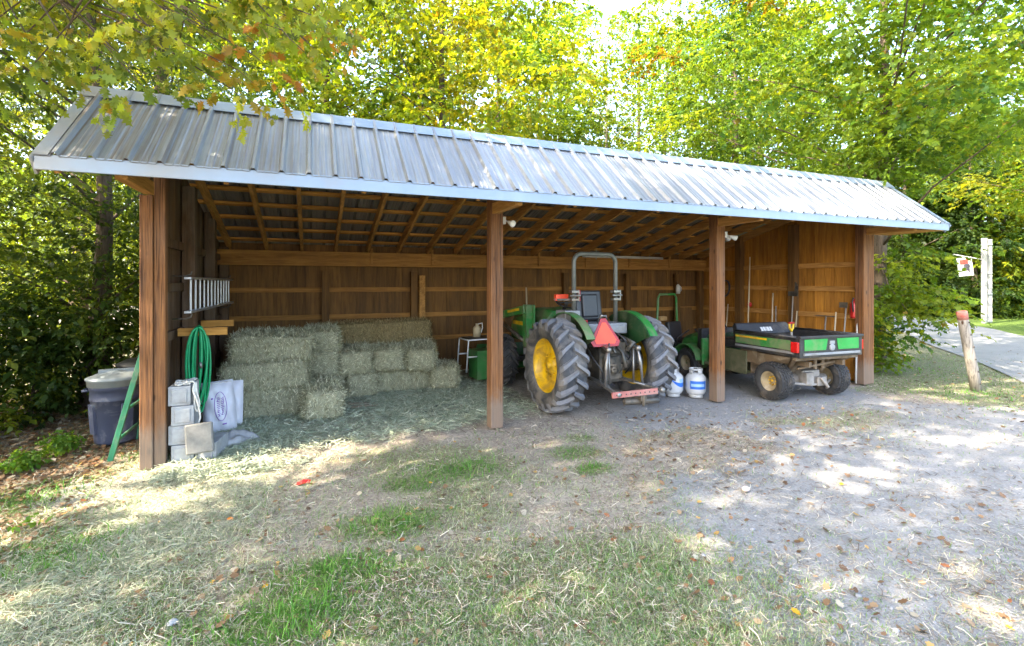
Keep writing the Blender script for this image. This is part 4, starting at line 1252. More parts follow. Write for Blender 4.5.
# ---- scraps on the floor
for x, y, ln, rz, lab, mt in ((.78, 7.65, .5, 12, 'pale board scrap on the litter in front of the hay', W_SCRAP), (.72, 7.80, .42, -8, 'thin board scrap lying behind the pale one', W_SCRAP), (2.0, 7.05, .42, 38, 'grey pink board scrap on the litter near the second post', W_SCRAP),
                              (1.35, 8.05, .2, -40, 'dark broken slat by the long ground bale', W_LEFT)):
    o = MB().box((0, 0, .018), (ln, .07, .022), (0, 0, 0)).build('board_scrap', mt, None, .003); o.location = (x, y, .004); o.rotation_euler = (0, R(1.5), R(rz)); tag(o, lab, 'board', 'board scraps on the shed floor')
rg = random.Random(5)
for i, lab in enumerate(('black plastic strip on the litter, the one nearest the second post', 'black plastic strip lying curled farther from the post', 'short black plastic strip between the longer ones')):
    p = []
    for j in range(12): p.append((j * .075 * (1 if i < 2 else .5), .10 * math.sin(j * .8 + i * 2), .012 + .018 * abs(math.sin(j * 1.3 + i))))
    m = MB(); m2 = [Vector(q) for q in smooth_path(p, 3)]
    vs, fs = [], []
    for j, q in enumerate(m2): vs += [q + Vector((0, -.028, .004 * math.sin(j))), q + Vector((0, .028, 0))]
    for j in range(len(m2) - 1): fs.append((2 * j, 2 * j + 2, 2 * j + 3, 2 * j + 1))
    o = m.add(vs, fs, True).build('plastic_strip', BLACKP, fixn=False); o.location = ((1.45, 6.62, 0), (1.30, 6.95, 0), (1.7, 6.85, 0))[i]; o.rotation_euler = (0, 0, R((12, 25, -10)[i]))
    o.modifiers.new('thickness', 'SOLIDIFY').thickness = .004
    tag(o, lab, 'plastic strip', 'black plastic strips on the floor')
# ------------------------------------------------------------------ ground
def height(x, y):
    near = np.exp(-((x - 4) ** 2 + (y - 5) ** 2) / 600)
    inside = sstep(5.2, 5.9, y) * sstep(-1.9, -1.4, x) * (1 - sstep(9.5, 10, x))
    h = (fbm(x * .9, y * .9, 2, 3) - .5) * .05 + (fbm(x * 4.5, y * 4.5, 5, 3) - .5) * .028
    return h * near * (1 - .8 * inside) * sstep(-3, 1.5, y + 2) - .012
def m_gravel(x, y):
    e = 2.2 + 1.1 * (fbm(x * .7, y * .7, 11) - .5) * 2 + .45 * (y - 2)
    g = sstep(-.7, .9, x - e) * (1 - sstep(5.2, 6.0, y) * (1 - sstep(4.5, 6, x)) * .35)
    g = g * (1 - sstep(8.2, 10.2, x + .35 * (y - 4) + (fbm(x, y, 31) - .5) * 2.2) * sstep(3.2, 4.6, y + .15 * (x - 8)))
    heap = np.exp(-(((x - 6.2) / 2.1) ** 2 + ((y - 4.55) / .6) ** 2)) + np.exp(-(((x - 4.1) / 1.0) ** 2 + ((y - 4.3) / .7) ** 2))
    g = g * (1 - .85 * np.clip(heap, 0, 1) * sstep(.30, .52, fbm(x * 1.6, y * 1.6, 77)))
    d = ((x + 1.79) / .50) ** 2 + ((y - 5.45) / .30) ** 2       # small dark gravel spot by the left post
    return np.clip(g, 0, 1), 1 - sstep(.7, 1.2, d + (fbm(x * 3, y * 3, 8) - .5) * .6)
def m_straw(x, y):
    cx = -.75 - .34 * (6.5 - y) + .25 * np.sin(y * 1.7)
    trail = np.exp(-((x - cx) / (.75 + .05 * (6 - y))) ** 2) * sstep(1.2, 3.0, y) * (1 - sstep(7.2, 8, y))
    shed_ = sstep(5.6, 6.6, y - .15 * x * (x > 0)) * (1 - sstep(2.2, 3.5, x)) * sstep(-1.6, -1.2, x) * (1 - sstep(10, 10.3, y))
    return np.clip(np.maximum(trail * 1.1, shed_), 0, 1) * (.35 + .9 * fbm(x * 1.3, y * 1.3, 21))
def m_grass(x, y):
    g = .42 * sstep(.42, .62, fbm(x * .8, y * .8, 41)) + .20
    low = sstep(-.6, .5, x + .45 * (y - 2.5)) * (1 - sstep(2.6, 3.8, y + .25 * x - .3))
    g = np.maximum(g, low * 1.0)
    for px, py, r_ in ((1.46, 4.75, .42), (.62, 3.9, .40), (.15, 3.3, .38), (-.2, 2.95, .35), (-1.7, 4.3, .6), (-2.3, 5.5, .6), (2.7, 4.75, .3), (2.6, 4.25, .22), (-1.0, 3.4, .4), (-2.5, 4.9, .5), (.9, 4.6, .3), (3.0, 5.2, .2)):
        g = np.maximum(g, np.exp(-(((x - px) / r_) ** 2 + ((y - py) / (r_ * .7)) ** 2)) * 1.25)
    gr, sp_ = m_gravel(x, y)
    g = g * (1 - .93 * gr) * (1 - sp_)
    g = g * (1 - .5 * np.clip(m_straw(x, y), 0, 1))
    right = sstep(8.6, 9.8, x + .3 * (y - 4) + (fbm(x * 1.2, y * 1.2, 51) - .5) * 2) * sstep(3.4, 4.4, y + .12 * (x - 8))
    g = np.maximum(g, right * .8)
    ins = sstep(5.6, 6.1, y) * sstep(-1.6, -1.45, x) * (1 - sstep(9.3, 9.6, x))
    woods = sstep(.5, -.6, x + 2.9 + .25 * (y - 6)) * sstep(5, 6.5, y)
    return np.clip(g * (1 - ins) * (1 - .85 * woods), 0, 1.3)
# the road runs along this line (centre) with the lane half width
RA, RB = Vector((12.6, 5.05)), Vector((17.7, 9.25))
rdir = (RB - RA).normalized(); rnor = Vector((rdir.y, -rdir.x))     # points to the far side
def roadside(x, y): return (x - RA.x) * rnor.x + (y - RA.y) * rnor.y
def grid_axis(lo, hi, dense_lo, dense_hi, step):
    a = [dense_lo]; 
    while a[-1] < dense_hi: a.append(a[-1] + step)
    s_ = step
    while a[-1] < hi: s_ *= 1.25; a.append(a[-1] + s_)
    s_ = step; b = [dense_lo]
    while b[-1] > lo: s_ *= 1.25; b.append(b[-1] - s_)
    return np.array(sorted(set(b + a)))
gx = grid_axis(-400, 400, -6, 13, .07); gy = grid_axis(-400, 400, 1.2, 8.5, .07)
X, Y = np.meshgrid(gx, gy, indexing='ij')
Zg = height(X, Y)
me = bpy.data.meshes.new('ground')
nx_, ny_ = X.shape
V = np.stack([X, Y, Zg], -1).reshape(-1, 3)
ii, jj = np.meshgrid(np.arange(nx_ - 1), np.arange(ny_ - 1), indexing='ij')
a = (ii * ny_ + jj).ravel()
F = np.stack([a, a + ny_, a + ny_ + 1, a + 1], 1)
me.vertices.add(len(V)); me.vertices.foreach_set('co', V.astype(np.float32).ravel())
me.loops.add(F.size); me.loops.foreach_set('vertex_index', F.astype(np.int32).ravel())
me.polygons.add(len(F)); me.polygons.foreach_set('loop_start', np.arange(0, F.size, 4, dtype=np.int32))
me.polygons.foreach_set('use_smooth', np.ones(len(F), bool))
me.update(calc_edges=True)
at = me.attributes.new('mask', 'FLOAT_COLOR', 'POINT')
g1, g2 = m_gravel(X, Y)
mk = np.stack([np.maximum(g1, g2 * 1.0), np.clip(m_grass(X, Y), 0, 1), np.clip(m_straw(X, Y), 0, 1), g2], -1).reshape(-1, 4)
at.data.foreach_set('color', mk.astype(np.float32).ravel())
t = NT('ground_soil')
v = t.coord((1, 1, 1))
at_ = t.n('ShaderNodeAttribute', attribute_name='mask')
sep = t.n('ShaderNodeSeparateColor'); t.l(at_.outputs['Color'], sep.inputs[0])
n1 = t.noise(v, 3.2, 10, .7); n2 = t.noise(v, 38, 6, .7); n3 = t.noise(v, 140, 3, .6)
vor = t.n('ShaderNodeTexVoronoi'); vor.inputs['Scale'].default_value = 70; t.l(v, vor.inputs['Vector'])
soil = t.mix(t.ramp(n1, [(.3, 0.), (.7, 1.)]), (.27, .225, .185), (.42, .375, .32))
soil = t.mix(t.ramp(n2, [(.35, .6), (.58, 0.)]), soil, (.10, .075, .055))
grav = t.mix(t.ramp(n1, [(.35, 0.), (.65, 1.)]), (.20, .198, .20), (.28, .275, .275))
grav = t.mix(.55, grav, t.ramp(vor.outputs['Color'], [(.1, (.18, .18, .18)), (.9, (.34, .335, .33))]))
grav = t.mix(t.ramp(n2, [(.52, 0.), (.66, .45)]), grav, (.25, .20, .15))
strw = t.mix(t.ramp(n2, [(.35, 0.), (.65, 1.)]), (.22, .205, .15), (.52, .50, .40))
gras = t.mix(t.ramp(n2, [(.35, 0.), (.65, 1.)]), (.10, .10, .055), (.30, .29, .19))
def soft(mask, lo=.35, hi=.62):
    q = t.math('ADD', mask, t.math('MULTIPLY', t.math('SUBTRACT', n2, .5), .55)); q2 = t.math('ADD', q, t.math('MULTIPLY', t.math('SUBTRACT', n1, .5), .5))
    return t.ramp(q2, [(lo, 0.), (hi, 1.)])
c = t.mix(soft(sep.outputs[1], .2, .7), soil, gras)
c = t.mix(soft(sep.outputs[0]), c, grav)
c = t.mix(soft(sep.outputs[2], .25, .7), c, strw)
t.bump(t.math('ADD', t.math('MULTIPLY', n3, .5), t.math('MULTIPLY', vor.outputs['Distance'], .7)), .7, .012)
me.materials.append(t.out(c, .92, 0, .15))
go = bpy.data.objects.new('ground', me); link(go); tag(go, 'bare trampled yard ground, gravel at right and thin grass at left', 'ground', None, 'structure')

# road, lawn beyond
def sheet(name, pts, z, mat, lab, cat):
    m = MB().add([(p[0], p[1], z) for p in pts], [tuple(range(len(pts)))]); o = m.build(name, mat); tag(o, lab, cat, None, 'structure'); return o
t = NT('worn_asphalt'); v = t.coord((1, 1, 1))
n1 = t.noise(v, 1.2, 8, .7); n2 = t.noise(v, 90, 3, .6)
c = t.mix(t.ramp(n1, [(.3, 0.), (.7, 1.)]), (.22, .215, .22), (.33, .325, .33)); c = t.mix(.35, c, t.ramp(n2, [(.3, (.08, .08, .08)), (.7, (.34, .34, .34))]))
t.bump(n2, .4, .006); ASPH = t.out(c, .85, 0, .3)
def rp(s_, d): q = RA + rdir * s_ + rnor * d; return (q.x, q.y)
near, far = [], []
for i in range(41):
    s_ = -14 + i * 1.15; cv = .012 * max(0, s_ - 12) ** 2
    near.append((rp(s_, -cv - .1 + .06 * math.sin(i)), s_)); far.append((rp(s_, 3.4 - cv + .06 * math.cos(i * 1.3)), s_))
m = MB(); vs = []
for (a_, _), (b_, _) in zip(near, far): vs += [(a_[0], a_[1], .010), (b_[0], b_[1], .010)]
m.add(vs, [(2 * i, 2 * i + 1, 2 * i + 3, 2 * i + 2) for i in range(40)], True); o = m.build('road', ASPH); tag(o, 'narrow worn asphalt lane curving past the right of the shed', 'road', None, 'structure')
t = NT('lawn'); v = t.coord((1, 1, 1))
c = t.mix(t.ramp(t.noise(v, .8, 8, .7), [(.3, 0.), (.7, 1.)]), (.08, .14, .025), (.15, .21, .045)); c = t.mix(.5, c, t.ramp(t.noise(v, 40, 5, .7), [(.3, (.05, .10, .02)), (.7, (.20, .26, .07))]))
t.bump(t.noise(v, 60, 3), .8, .03); LAWN = t.out(c, .9, 0, .1)
m = MB(); vs = []
for (_, s_), (b_, _) in zip(near, far):
    f2 = rp(s_, 40); vs += [(b_[0], b_[1], .006), (f2[0], f2[1], .006)]
m.add(vs, [(2 * i, 2 * i + 1, 2 * i + 3, 2 * i + 2) for i in range(40)]); o = m.build('lawn', LAWN); tag(o, 'bright mown lawn on the far side of the lane', 'lawn', None, 'structure')

# ------------------------------------------------------------------ ground cover
rg = np.random.default_rng(11)
def gp(u, v_):
    d = FPX * H_CAM / (v_ - YH); lat = (u - 512) / FPX * d
    return lat * math.cos(YAW) + d * math.sin(YAW), -lat * math.sin(YAW) + d * math.cos(YAW)
def visible(n, far=14, power=1.0):
    """points spread over the part of the ground the camera sees, denser near it"""
    v_ = 700 - (700 - 300) * rg.random(n) ** power; u = rg.uniform(-60, 1084, n)
    d = FPX * H_CAM / (v_ - YH); k_ = d < far
    u, d = u[k_], d[k_]; lat = (u - 512) / FPX * d
    x, y = lat * math.cos(YAW) + d * math.sin(YAW), -lat * math.sin(YAW) + d * math.cos(YAW)
    return x + rg.normal(0, .02, len(x)), y + rg.normal(0, .02, len(x)), d
def blades(n, lo, hi, lush, keep, far=13, name='grass', lab='', power=1.15, wmul=1.):
    x, y, d = visible(n, far, power)
    p = keep(x, y); k_ = rg.random(len(x)) < p
    x, y, d = x[k_], y[k_], d[k_]; n = len(x)
    L = rg.uniform(lo, hi, n) * (.6 + .8 * fbm(x * 2.3, y * 2.3, 61)); wd = rg.uniform(.0018, .0036, n) * wmul * np.clip(d / 4, 1, 2.4)
    a = rg.uniform(0, 2 * PI, n); ln = rg.uniform(.35, 1.25, n)      # lean
    P = np.stack([x, y, height(x, y) - .004], 1)
    D = np.stack([np.cos(a) * np.sin(ln), np.sin(a) * np.sin(ln), np.cos(ln)], 1); D2 = np.stack([np.cos(a) * np.sin(ln + .55), np.sin(a) * np.sin(ln + .55), np.cos(ln + .55)], 1)
    S = np.stack([-np.sin(a), np.cos(a), np.zeros(n)], 1)
    q1 = P + D * (L * .55)[:, None]; q2 = q1 + D2 * (L * .45)[:, None]
    w_ = wd[:, None]
    Vv = np.stack([P - S * w_, P + S * w_, q1 + S * w_ * .8, q1 - S * w_ * .8, q2 + S * w_ * .15, q2 - S * w_ * .15], 1).reshape(-1, 3)
    c1 = lush(x, y, n)
    return tag(np_mesh(name, Vv, 6, [(0, 1, 2, 3), (3, 2, 4, 5)], GRASSM, c1), lab, 'grass', None, 'stuff')
def mixc(n, cols, wts):
    cols = np.array(cols); return cols[rg.choice(len(cols), n, p=wts)] * rg.uniform(.75, 1.2, (n, 1))
def lush_col(x, y, n):
    g = sstep(.4, .62, fbm(x * 1.1, y * 1.1, 71))[:, None]
    right = sstep(8.5, 9.5, x)[:, None]
    a = mixc(n, [(.09, .21, .03), (.13, .25, .045), (.17, .26, .07)], (.4, .4, .2)); b = mixc(n, [(.29, .36, .21), (.20, .30, .12), (.44, .43, .28), (.28, .25, .15)], (.35, .3, .2, .15))
    tuft = np.zeros(n)
    for px, py, r_ in ((1.46, 4.75, .42), (.62, 3.9, .45), (.15, 3.3, .42), (-.2, 2.95, .4), (-1.7, 4.3, .6), (-2.3, 5.5, .6), (2.7, 4.75, .25), (2.6, 4.25, .2), (.9, 4.6, .3)):
        tuft = np.maximum(tuft, np.exp(-(((x - px) / r_) ** 2 + ((y - py) / (r_ * .7)) ** 2)))
    f = np.clip(tuft[:, None] * 1.1 + right * .8 + g * .42, 0, 1); pick = rg.random((n, 1)) < f
    return np.where(pick, a, b)
blades(430000, .02, .065, lush_col, m_grass, 13, 'grass', 'thin mixed green and bleached grass over the yard', 1.1, .75)
def tuft_keep(x, y):
    p = np.zeros(len(x))
    for px, py, r_ in ((1.46, 4.75, .40), (.62, 3.9, .34), (.15, 3.3, .32), (-.2, 2.95, .3), (-1.7, 4.3, .5), (-2.3, 5.5, .5), (2.7, 4.75, .2), (2.6, 4.25, .16), (.9, 4.6, .25), (-1.75, 6.35, .2), (10.4, 4.6, .6)):
        p = np.maximum(p, np.exp(-(((x - px) / r_) ** 2 + ((y - py) / (r_ * .6)) ** 2) * 1.3))
    return p * .75 * sstep(.3, .6, fbm(x * 5, y * 5, 3))
blades(260000, .05, .13, lambda x, y, n: mixc(n, [(.08, .22, .025), (.12, .28, .04), (.18, .30, .07), (.33, .33, .2)], (.4, .35, .15, .1)), tuft_keep, 11, 'grass_tufts', 'lusher green grass tufts in the worn yard')

def fibres(n, keep, lo, hi, cols, wts, name, lab, cat, far=12, power=1.0, lift=.012, wmul=1., area=None):
    x, y, d = (rg.uniform(area[0], area[1], n), rg.uniform(area[2], area[3], n), np.full(n, 7.)) if area else visible(n, far, power)
    k_ = rg.random(len(x)) < keep(x, y)
    x, y, d = x[k_], y[k_], d[k_]; n = len(x)
    a = rg.uniform(0, 2 * PI, n); L = rg.uniform(lo, hi, n); el = rg.normal(0, .22, n)
    D = np.stack([np.cos(a) * np.cos(el), np.sin(a) * np.cos(el), np.sin(el)], 1); S = np.stack([-np.sin(a), np.cos(a), rg.normal(0, .4, n)], 1)
    P = np.stack([x, y, height(x, y) + rg.uniform(.0, lift, n) + np.abs(np.sin(el)) * L / 2 + .002], 1)
    w_ = (rg.uniform(.0012, .0026, n) * wmul * np.clip(d / 4, 1, 2.2))[:, None]
    bend = np.stack([-np.sin(a), np.cos(a), np.zeros(n)], 1) * rg.normal(0, .15, (n, 1)) * L[:, None]
    e0, e1 = P - D * (L / 2)[:, None], P + D * (L / 2)[:, None]
    Vv = np.stack([e0 - S * w_, e0 + S * w_, P + bend + S * w_, P + bend - S * w_, e1 + S * w_, e1 - S * w_], 1).reshape(-1, 3)
    return tag(np_mesh(name, Vv, 6, [(0, 1, 2, 3), (3, 2, 4, 5)], STRAWM, mixc(n, cols, wts)), lab, cat, None, 'stuff')
fibres(300000, lambda x, y: m_straw(x, y) * .95, .025, .09, [(.40, .42, .31), (.30, .35, .23), (.50, .48, .35), (.24, .25, .16)], (.35, .3, .2, .15), 'hay_litter', 'loose pale hay litter strewn over the shed floor and out in a trail', 'hay', 12, 1.0, .03, .62)
fibres(130000, lambda x, y: m_straw(x, y) * (.45 + .9 * sstep(.45, .6, fbm(x * 1.8, y * 1.8, 55))), .03, .13, [(.42, .46, .34), (.32, .38, .26), (.58, .58, .43), (.22, .24, .15)], (.35, .3, .2, .15), 'hay_litter', 'pale grey green loose hay spread deep over the shed floor before the bales', 'hay', 12, 1.0, .05, .8, (-1.4, 3.2, 5.4, 9.4))
fibres(150000, lambda x, y: (.30 + .5 * sstep(.45, .65, fbm(x * 1.7, y * 1.7, 81))) * (1 - .72 * m_gravel(x, y)[0]) * (1 - sstep(6, 6.6, y) * .6), .02, .10,
       [(.40, .35, .27), (.22, .17, .12), (.56, .50, .40), (.10, .07, .05)], (.3, .25, .2, .25), 'dead_grass', 'dead grass stems and fine debris over the yard', 'dead grass', 12, 1.0, .012, .7)

fibres(120000, lambda x, y: np.clip(np.exp(-(((x - 6.2) / 2.3) ** 2 + ((y - 4.6) / .65) ** 2)) + np.exp(-(((x - 4.1) / 1.2) ** 2 + ((y - 4.3) / .8) ** 2)) + .22 * sstep(.5, .7, fbm(x * 1.1, y * 2.2, 33)) * (x > 2), 0, 1) * sstep(.36, .56, fbm(x * 2.6, y * 2.6, 35)), .015, .07,
       [(.20, .14, .09), (.12, .085, .06), (.34, .27, .19), (.42, .36, .27)], (.35, .3, .2, .15), 'wood_debris', 'brown twigs and shredded litter matted in patches over the gravel', 'debris', 12, 1.0, .02, 1.0)
# fallen leaves
def fallen(n, keep, cols, wts, lo, hi, name, lab, area=None):
    if area: x, y, d = rg.uniform(area[0], area[1], n), rg.uniform(area[2], area[3], n), np.ones(n)
    else: x, y, d = visible(n, 15, .9)
    k_ = rg.random(len(x)) < keep(x, y); x, y, d = x[k_], y[k_], d[k_]; n = len(x)
    L = rg.uniform(lo, hi, n)[:, None]; a = rg.uniform(0, 2 * PI, n)
    A = np.stack([np.cos(a), np.sin(a), rg.normal(0, .25, n)], 1); S = np.stack([-np.sin(a), np.cos(a), rg.normal(0, .35, n)], 1)
    P = np.stack([x, y, height(x, y) + .008 + rg.uniform(0, .015, n)], 1); N = np.array([[0, 0, 1.]])
    cu = rg.uniform(-.1, .3, (n, 1))
    tmpl = [(0, 0), (.18, .16), (.22, .34), (.42, .30), (.55, .42), (.68, .24), (.86, .22), (1., 0), (.86, -.2), (.68, -.24), (.55, -.42), (.42, -.28), (.22, -.34), (.18, -.15)]
    Vv = np.stack([P + A * L * (q[0] - .5) + S * L * q[1] + N * L * cu * ((q[0] - .5) ** 2 * 1.5 + abs(q[1]) * .9) for q in tmpl], 1).reshape(-1, 3)
    F_ = [(0, 1, 13, 13)]
    o = np_mesh(name, Vv, 14, [tuple(range(14))], LITTER, mixc(n, cols, wts)); return tag(o, lab, 'leaves', None, 'stuff')
BRN = [(.24, .145, .08), (.14, .085, .05), (.34, .24, .15), (.40, .26, .09), (.28, .11, .05), (.42, .37, .29)]
def lk(x, y):
    wds = sstep(-1.2, -2.2, x + .0 * y) * .9
    heap = np.exp(-(((x - 6.0) / 1.9) ** 2 + ((y - 4.7) / .55) ** 2)) * .9 + np.exp(-(((x - 4.0) / .8) ** 2 + ((y - 4.2) / .8) ** 2)) * .5 + np.exp(-(((x - 4.3) / .7) ** 2 + ((y - 5.5) / .3) ** 2)) * .9
    rgt = sstep(8.5, 10, x) * .6
    ins = sstep(6.0, 6.5, y) * sstep(-1.6, -1.4, x) * (1 - sstep(9.2, 9.5, x))
    return np.clip((.10 + wds + heap + rgt) * (.3 + fbm(x * 2, y * 2, 91)), 0, 1) * (1 - .8 * ins)
fallen(24000, lk, BRN, (.3, .28, .2, .07, .04, .11), .02, .062, 'fallen_leaves', 'fallen brown and yellow leaves lying over the yard')
fallen(15000, lambda x, y: sstep(-1.55, -2.1, x + .15 * (y - 6)) * (.35 + .65 * sstep(4.6, 6.2, y)) * (1 - m_gravel(x, y)[1]), BRN, (.32, .34, .18, .03, .03, .10), .03, .075, 'fallen_leaves', 'brown leaf litter lying thick under the trees at the left', (-5.5, -1.6, 4.3, 10.5))
fallen(110, lambda x, y: .25 * np.ones(len(x)), [(.75, .42, .03), (.60, .20, .04), (.65, .5, .1)], (.5, .25, .25), .03, .06, 'fallen_leaves', 'larger yellow and orange leaves scattered on the yard')

# gravel stones
x, y, d = visible(45000, 11, 1.1)
gm, gs = m_gravel(x, y); k_ = rg.random(len(x)) < np.clip(gm * .8 * (.35 + fbm(x * 2.5, y * 2.5, 95)) + gs, 0, 1) * .55 + .025
x, y, d = x[k_], y[k_], d[k_]; n = len(x)
ico = np.array([(0, 0, 1), (.89, 0, .45), (.28, .85, .45), (-.72, .53, .45), (-.72, -.53, .45), (.28, -.85, .45), (.72, .53, -.45), (-.28, .85, -.45), (-.89, 0, -.45), (-.28, -.85, -.45), (.72, -.53, -.45), (0, 0, -1)])
icf = [(0, 1, 2), (0, 2, 3), (0, 3, 4), (0, 4, 5), (0, 5, 1), (1, 6, 2), (2, 7, 3), (3, 8, 4), (4, 9, 5), (5, 10, 1), (6, 7, 2), (7, 8, 3), (8, 9, 4), (9, 10, 5), (10, 6, 1)]
sz = .003 + .0065 * rg.random(n) ** 2.2 + .012 * (rg.random(n) < .012); 
Vv = ico[None] * (1 + rg.normal(0, .16, (n, 12, 1))) * (rg.uniform(.7, 1.3, (n, 1, 3)) * np.array([1, 1, .65])) * sz[:, None, None]
a = rg.uniform(0, 2 * PI, n); ca, sa = np.cos(a)[:, None], np.sin(a)[:, None]
Vv = np.stack([Vv[..., 0] * ca - Vv[..., 1] * sa, Vv[..., 0] * sa + Vv[..., 1] * ca, Vv[..., 2]], -1) + np.stack([x, y, height(x, y) + sz * .3], 1)[:, None]
o = np_mesh('gravel', Vv.reshape(-1, 3), 12, icf, STONE, mixc(n, [(.25, .25, .265), (.21, .21, .22), (.31, .31, .32), (.24, .21, .19), (.15, .14, .135)], (.3, .25, .15, .15, .15)))
tag(o, 'loose grey gravel stones over the right half of the yard', 'gravel', None, 'stuff')
def rock(u, v_, s_, lab, mat):
    bm = bmesh.new(); bmesh.ops.create_icosphere(bm, subdivisions=3, radius=s_)
    for q in bm.verts:
        f = 1 + .5 * (float(fbm(np.array([q.co.x / s_ * 1.3 + u]), np.array([q.co.y / s_ * 1.3 + q.co.z / s_]), 7, 3)[0]) - .5); q.co *= f; q.co.z *= .62
    me = bpy.data.meshes.new('rock'); bm.to_mesh(me); bm.free(); me.materials.append(mat); me.polygons.foreach_set('use_smooth', [True] * len(me.polygons))
    o = bpy.data.objects.new('rock', me); link(o); x, y = gp(u, v_); o.location = (x, y, s_ * .3); tag(o, lab, 'rock')
rock(746, 490, .036, 'rounded pale pink stone lying alone on the gravel', pmat('pink_stone', (.55, .45, .40), None, 20, .8))
rock(172, 624, .026, 'small whitish crumpled leaf, shaped as a stone, at the lower left of the yard', CONC)  # stone shape standing in for a pale crumpled leaf
# the small red scrap in the yard
sc_ = MB(); sc_.add([(-.06, -.02, .0), (-.01, -.035, .012), (.05, -.01, .004), (.07, .02, .018), (.01, .03, .03), (-.05, .025, .008), (0, 0, .035)], [(0, 1, 6), (1, 2, 6), (2, 3, 6), (3, 4, 6), (4, 5, 6), (5, 0, 6), (0, 5, 4, 3, 2, 1)])
sc_ = sc_.build('red_scrap', RED); x, y = gp(303, 484); sc_.location = (x, y, .004); tag(sc_, 'small bright red scrap lying on the pale straw trail', 'scrap')

# ------------------------------------------------------------------ posts by the lane
LP = MB(); b0 = Vector((0, 0, -.05)); tp_ = Vector((-.29, -.03, 1.36))
lp = MB().tube([b0, b0.lerp(tp_, .3) + Vector((.004, 0, 0)), b0.lerp(tp_, .7), tp_ - Vector((0, 0, .006)), tp_], [.080, .078, .076, .074, .068], 20).build('wooden_post', W_GREYPOST)
x, y = gp(984, 391); lp.location = (x, y + .1, 0); tag(lp, 'grey wooden post leaning left with a red painted top at the grass edge', 'post')
lp.rotation_euler = (0, 0, -YAW)
tdir = (tp_ - b0).normalized()
MB().tube([tp_ - tdir * .14, tp_ - tdir * .002, tp_ + tdir * .004], [.0785, .0765, .070], 20).build('painted_top', pmat('faded_red_paint', (.42, .10, .08), (.40, .22, .17), 14, .7), lp)
m = MB()
for i in range(6):
    q = b0.lerp(tp_, .12 + i * .15); m.ball(q + Vector((.02 + .01 * (i % 2), -.075, 0)), .016, 8, 6)
m.build('bolt_hole', DKMETAL, lp)
# white double post with its hanging sign
def polar(px, dist):
    a = math.atan((px - 512) / FPX) + YAW; d = dist / math.cos(math.atan((px - 512) / FPX))
    return d * math.sin(a), d * math.cos(a)
WPx, WPy = polar(987, 22.6)
SG = thing('sign_post', 'tall white double post on the lawn across the lane with a bar holding a sign', 'sign post', (WPx, WPy, 0), -YAW - R(20))
for dx, lw in ((-.10, .17), (.12, .15)): MB().box((dx, .0 + (dx > 0) * .08, 1.95), (lw, .16, 3.9 - .1 * (dx > 0))).build('post', pmat('greyed_white_paint', (.36, .36, .37), (.29, .29, .3), 4, .6) if 'greyed_white_paint' not in bpy.data.materials else bpy.data.materials['greyed_white_paint'], SG, .01)
for z in (.12, 1.35, 2.3, 3.6): MB().box((.02, .04, z), (.30, .20, .035)).build('strap', ALUPAINT, SG)
MB().tube([(-.15, 0, 2.92), (-1.22, 0, 3.18)], .022, 8).build('arm', WHITEP, SG)
sb = thing('hanging_sign', 'white sign board with red and dark markings hanging from the white post', 'sign', SG.matrix_basis @ Vector((-.80, 0, 2.14)), SG.rotation_euler.z)
MB().box((0, 0, .46), (.56, .025, .86), (0, R(-7), 0)).build('board', WHITEP, sb, .006)
for dx, z_, q in ((-.27, .9, 1.015), (.22, .86, .94)): MB().tube([(dx, 0, z_), (dx, 0, q)], .008, 6).build('hanger', DKMETAL, sb)
m = MB(); m.box((-.05, -.016, .68), (.30, .008, .22), (0, R(-7), 0)); m.box((.1, -.016, .80), (.2, .008, .05), (0, R(-7), 0)); m.build('marking', pmat('sign_red', (.5, .08, .06), None, 20, .6), sb)
m = MB(); m.lathe([(.001, -.004), (.10, -.004), (.12, .004)], 16, (.06, -.02, .50), 'Y'); m.box((.02, -.017, .36), (.26, .008, .10), (0, R(20), 0)); m.box((.13, -.017, .34), (.06, .008, .26), (0, R(-12), 0)); m.build('marking', pmat('sign_dark', (.10, .09, .12), None, 20, .6), sb)
# ------------------------------------------------------------------ trees
def lobed(kind):
    if kind == 'oak':
        return np.array([(0, 0), (.14, .07), (.24, .28), (.34, .12), (.46, .44), (.58, .16), (.72, .34), (.78, .12), (1., 0), (.78, -.12), (.72, -.34), (.58, -.16), (.46, -.44), (.34, -.12), (.24, -.28), (.14, -.07)])
    if kind == 'maple':
        return np.array([(0, 0), (.12, .30), (.38, .22), (.52, .46), (.66, .16), (1., 0), (.66, -.16), (.52, -.46), (.38, -.22), (.12, -.30)])
    return np.array([(0, 0), (.45, .30), (1., 0), (.45, -.30)])
def leaves(name, P, A, S, L, colr, mat, parent, kind='plain', wid=1., droop=.25, fold=.25):
    t_ = lobed(kind); n = len(P); N = np.cross(A, S)
    L = L[:, None]
    Vv = np.stack([P + A * L * q[0] + S * L * q[1] * wid + N * L * (fold * abs(q[1]) - droop * q[0] ** 2) for q in t_], 1).reshape(-1, 3)
    k_ = len(t_)
    return np_mesh(name, Vv, k_, [tuple(range(k_))], mat, colr, parent)
def unit(a): return a / (np.linalg.norm(a, axis=-1, keepdims=True) + 1e-9)
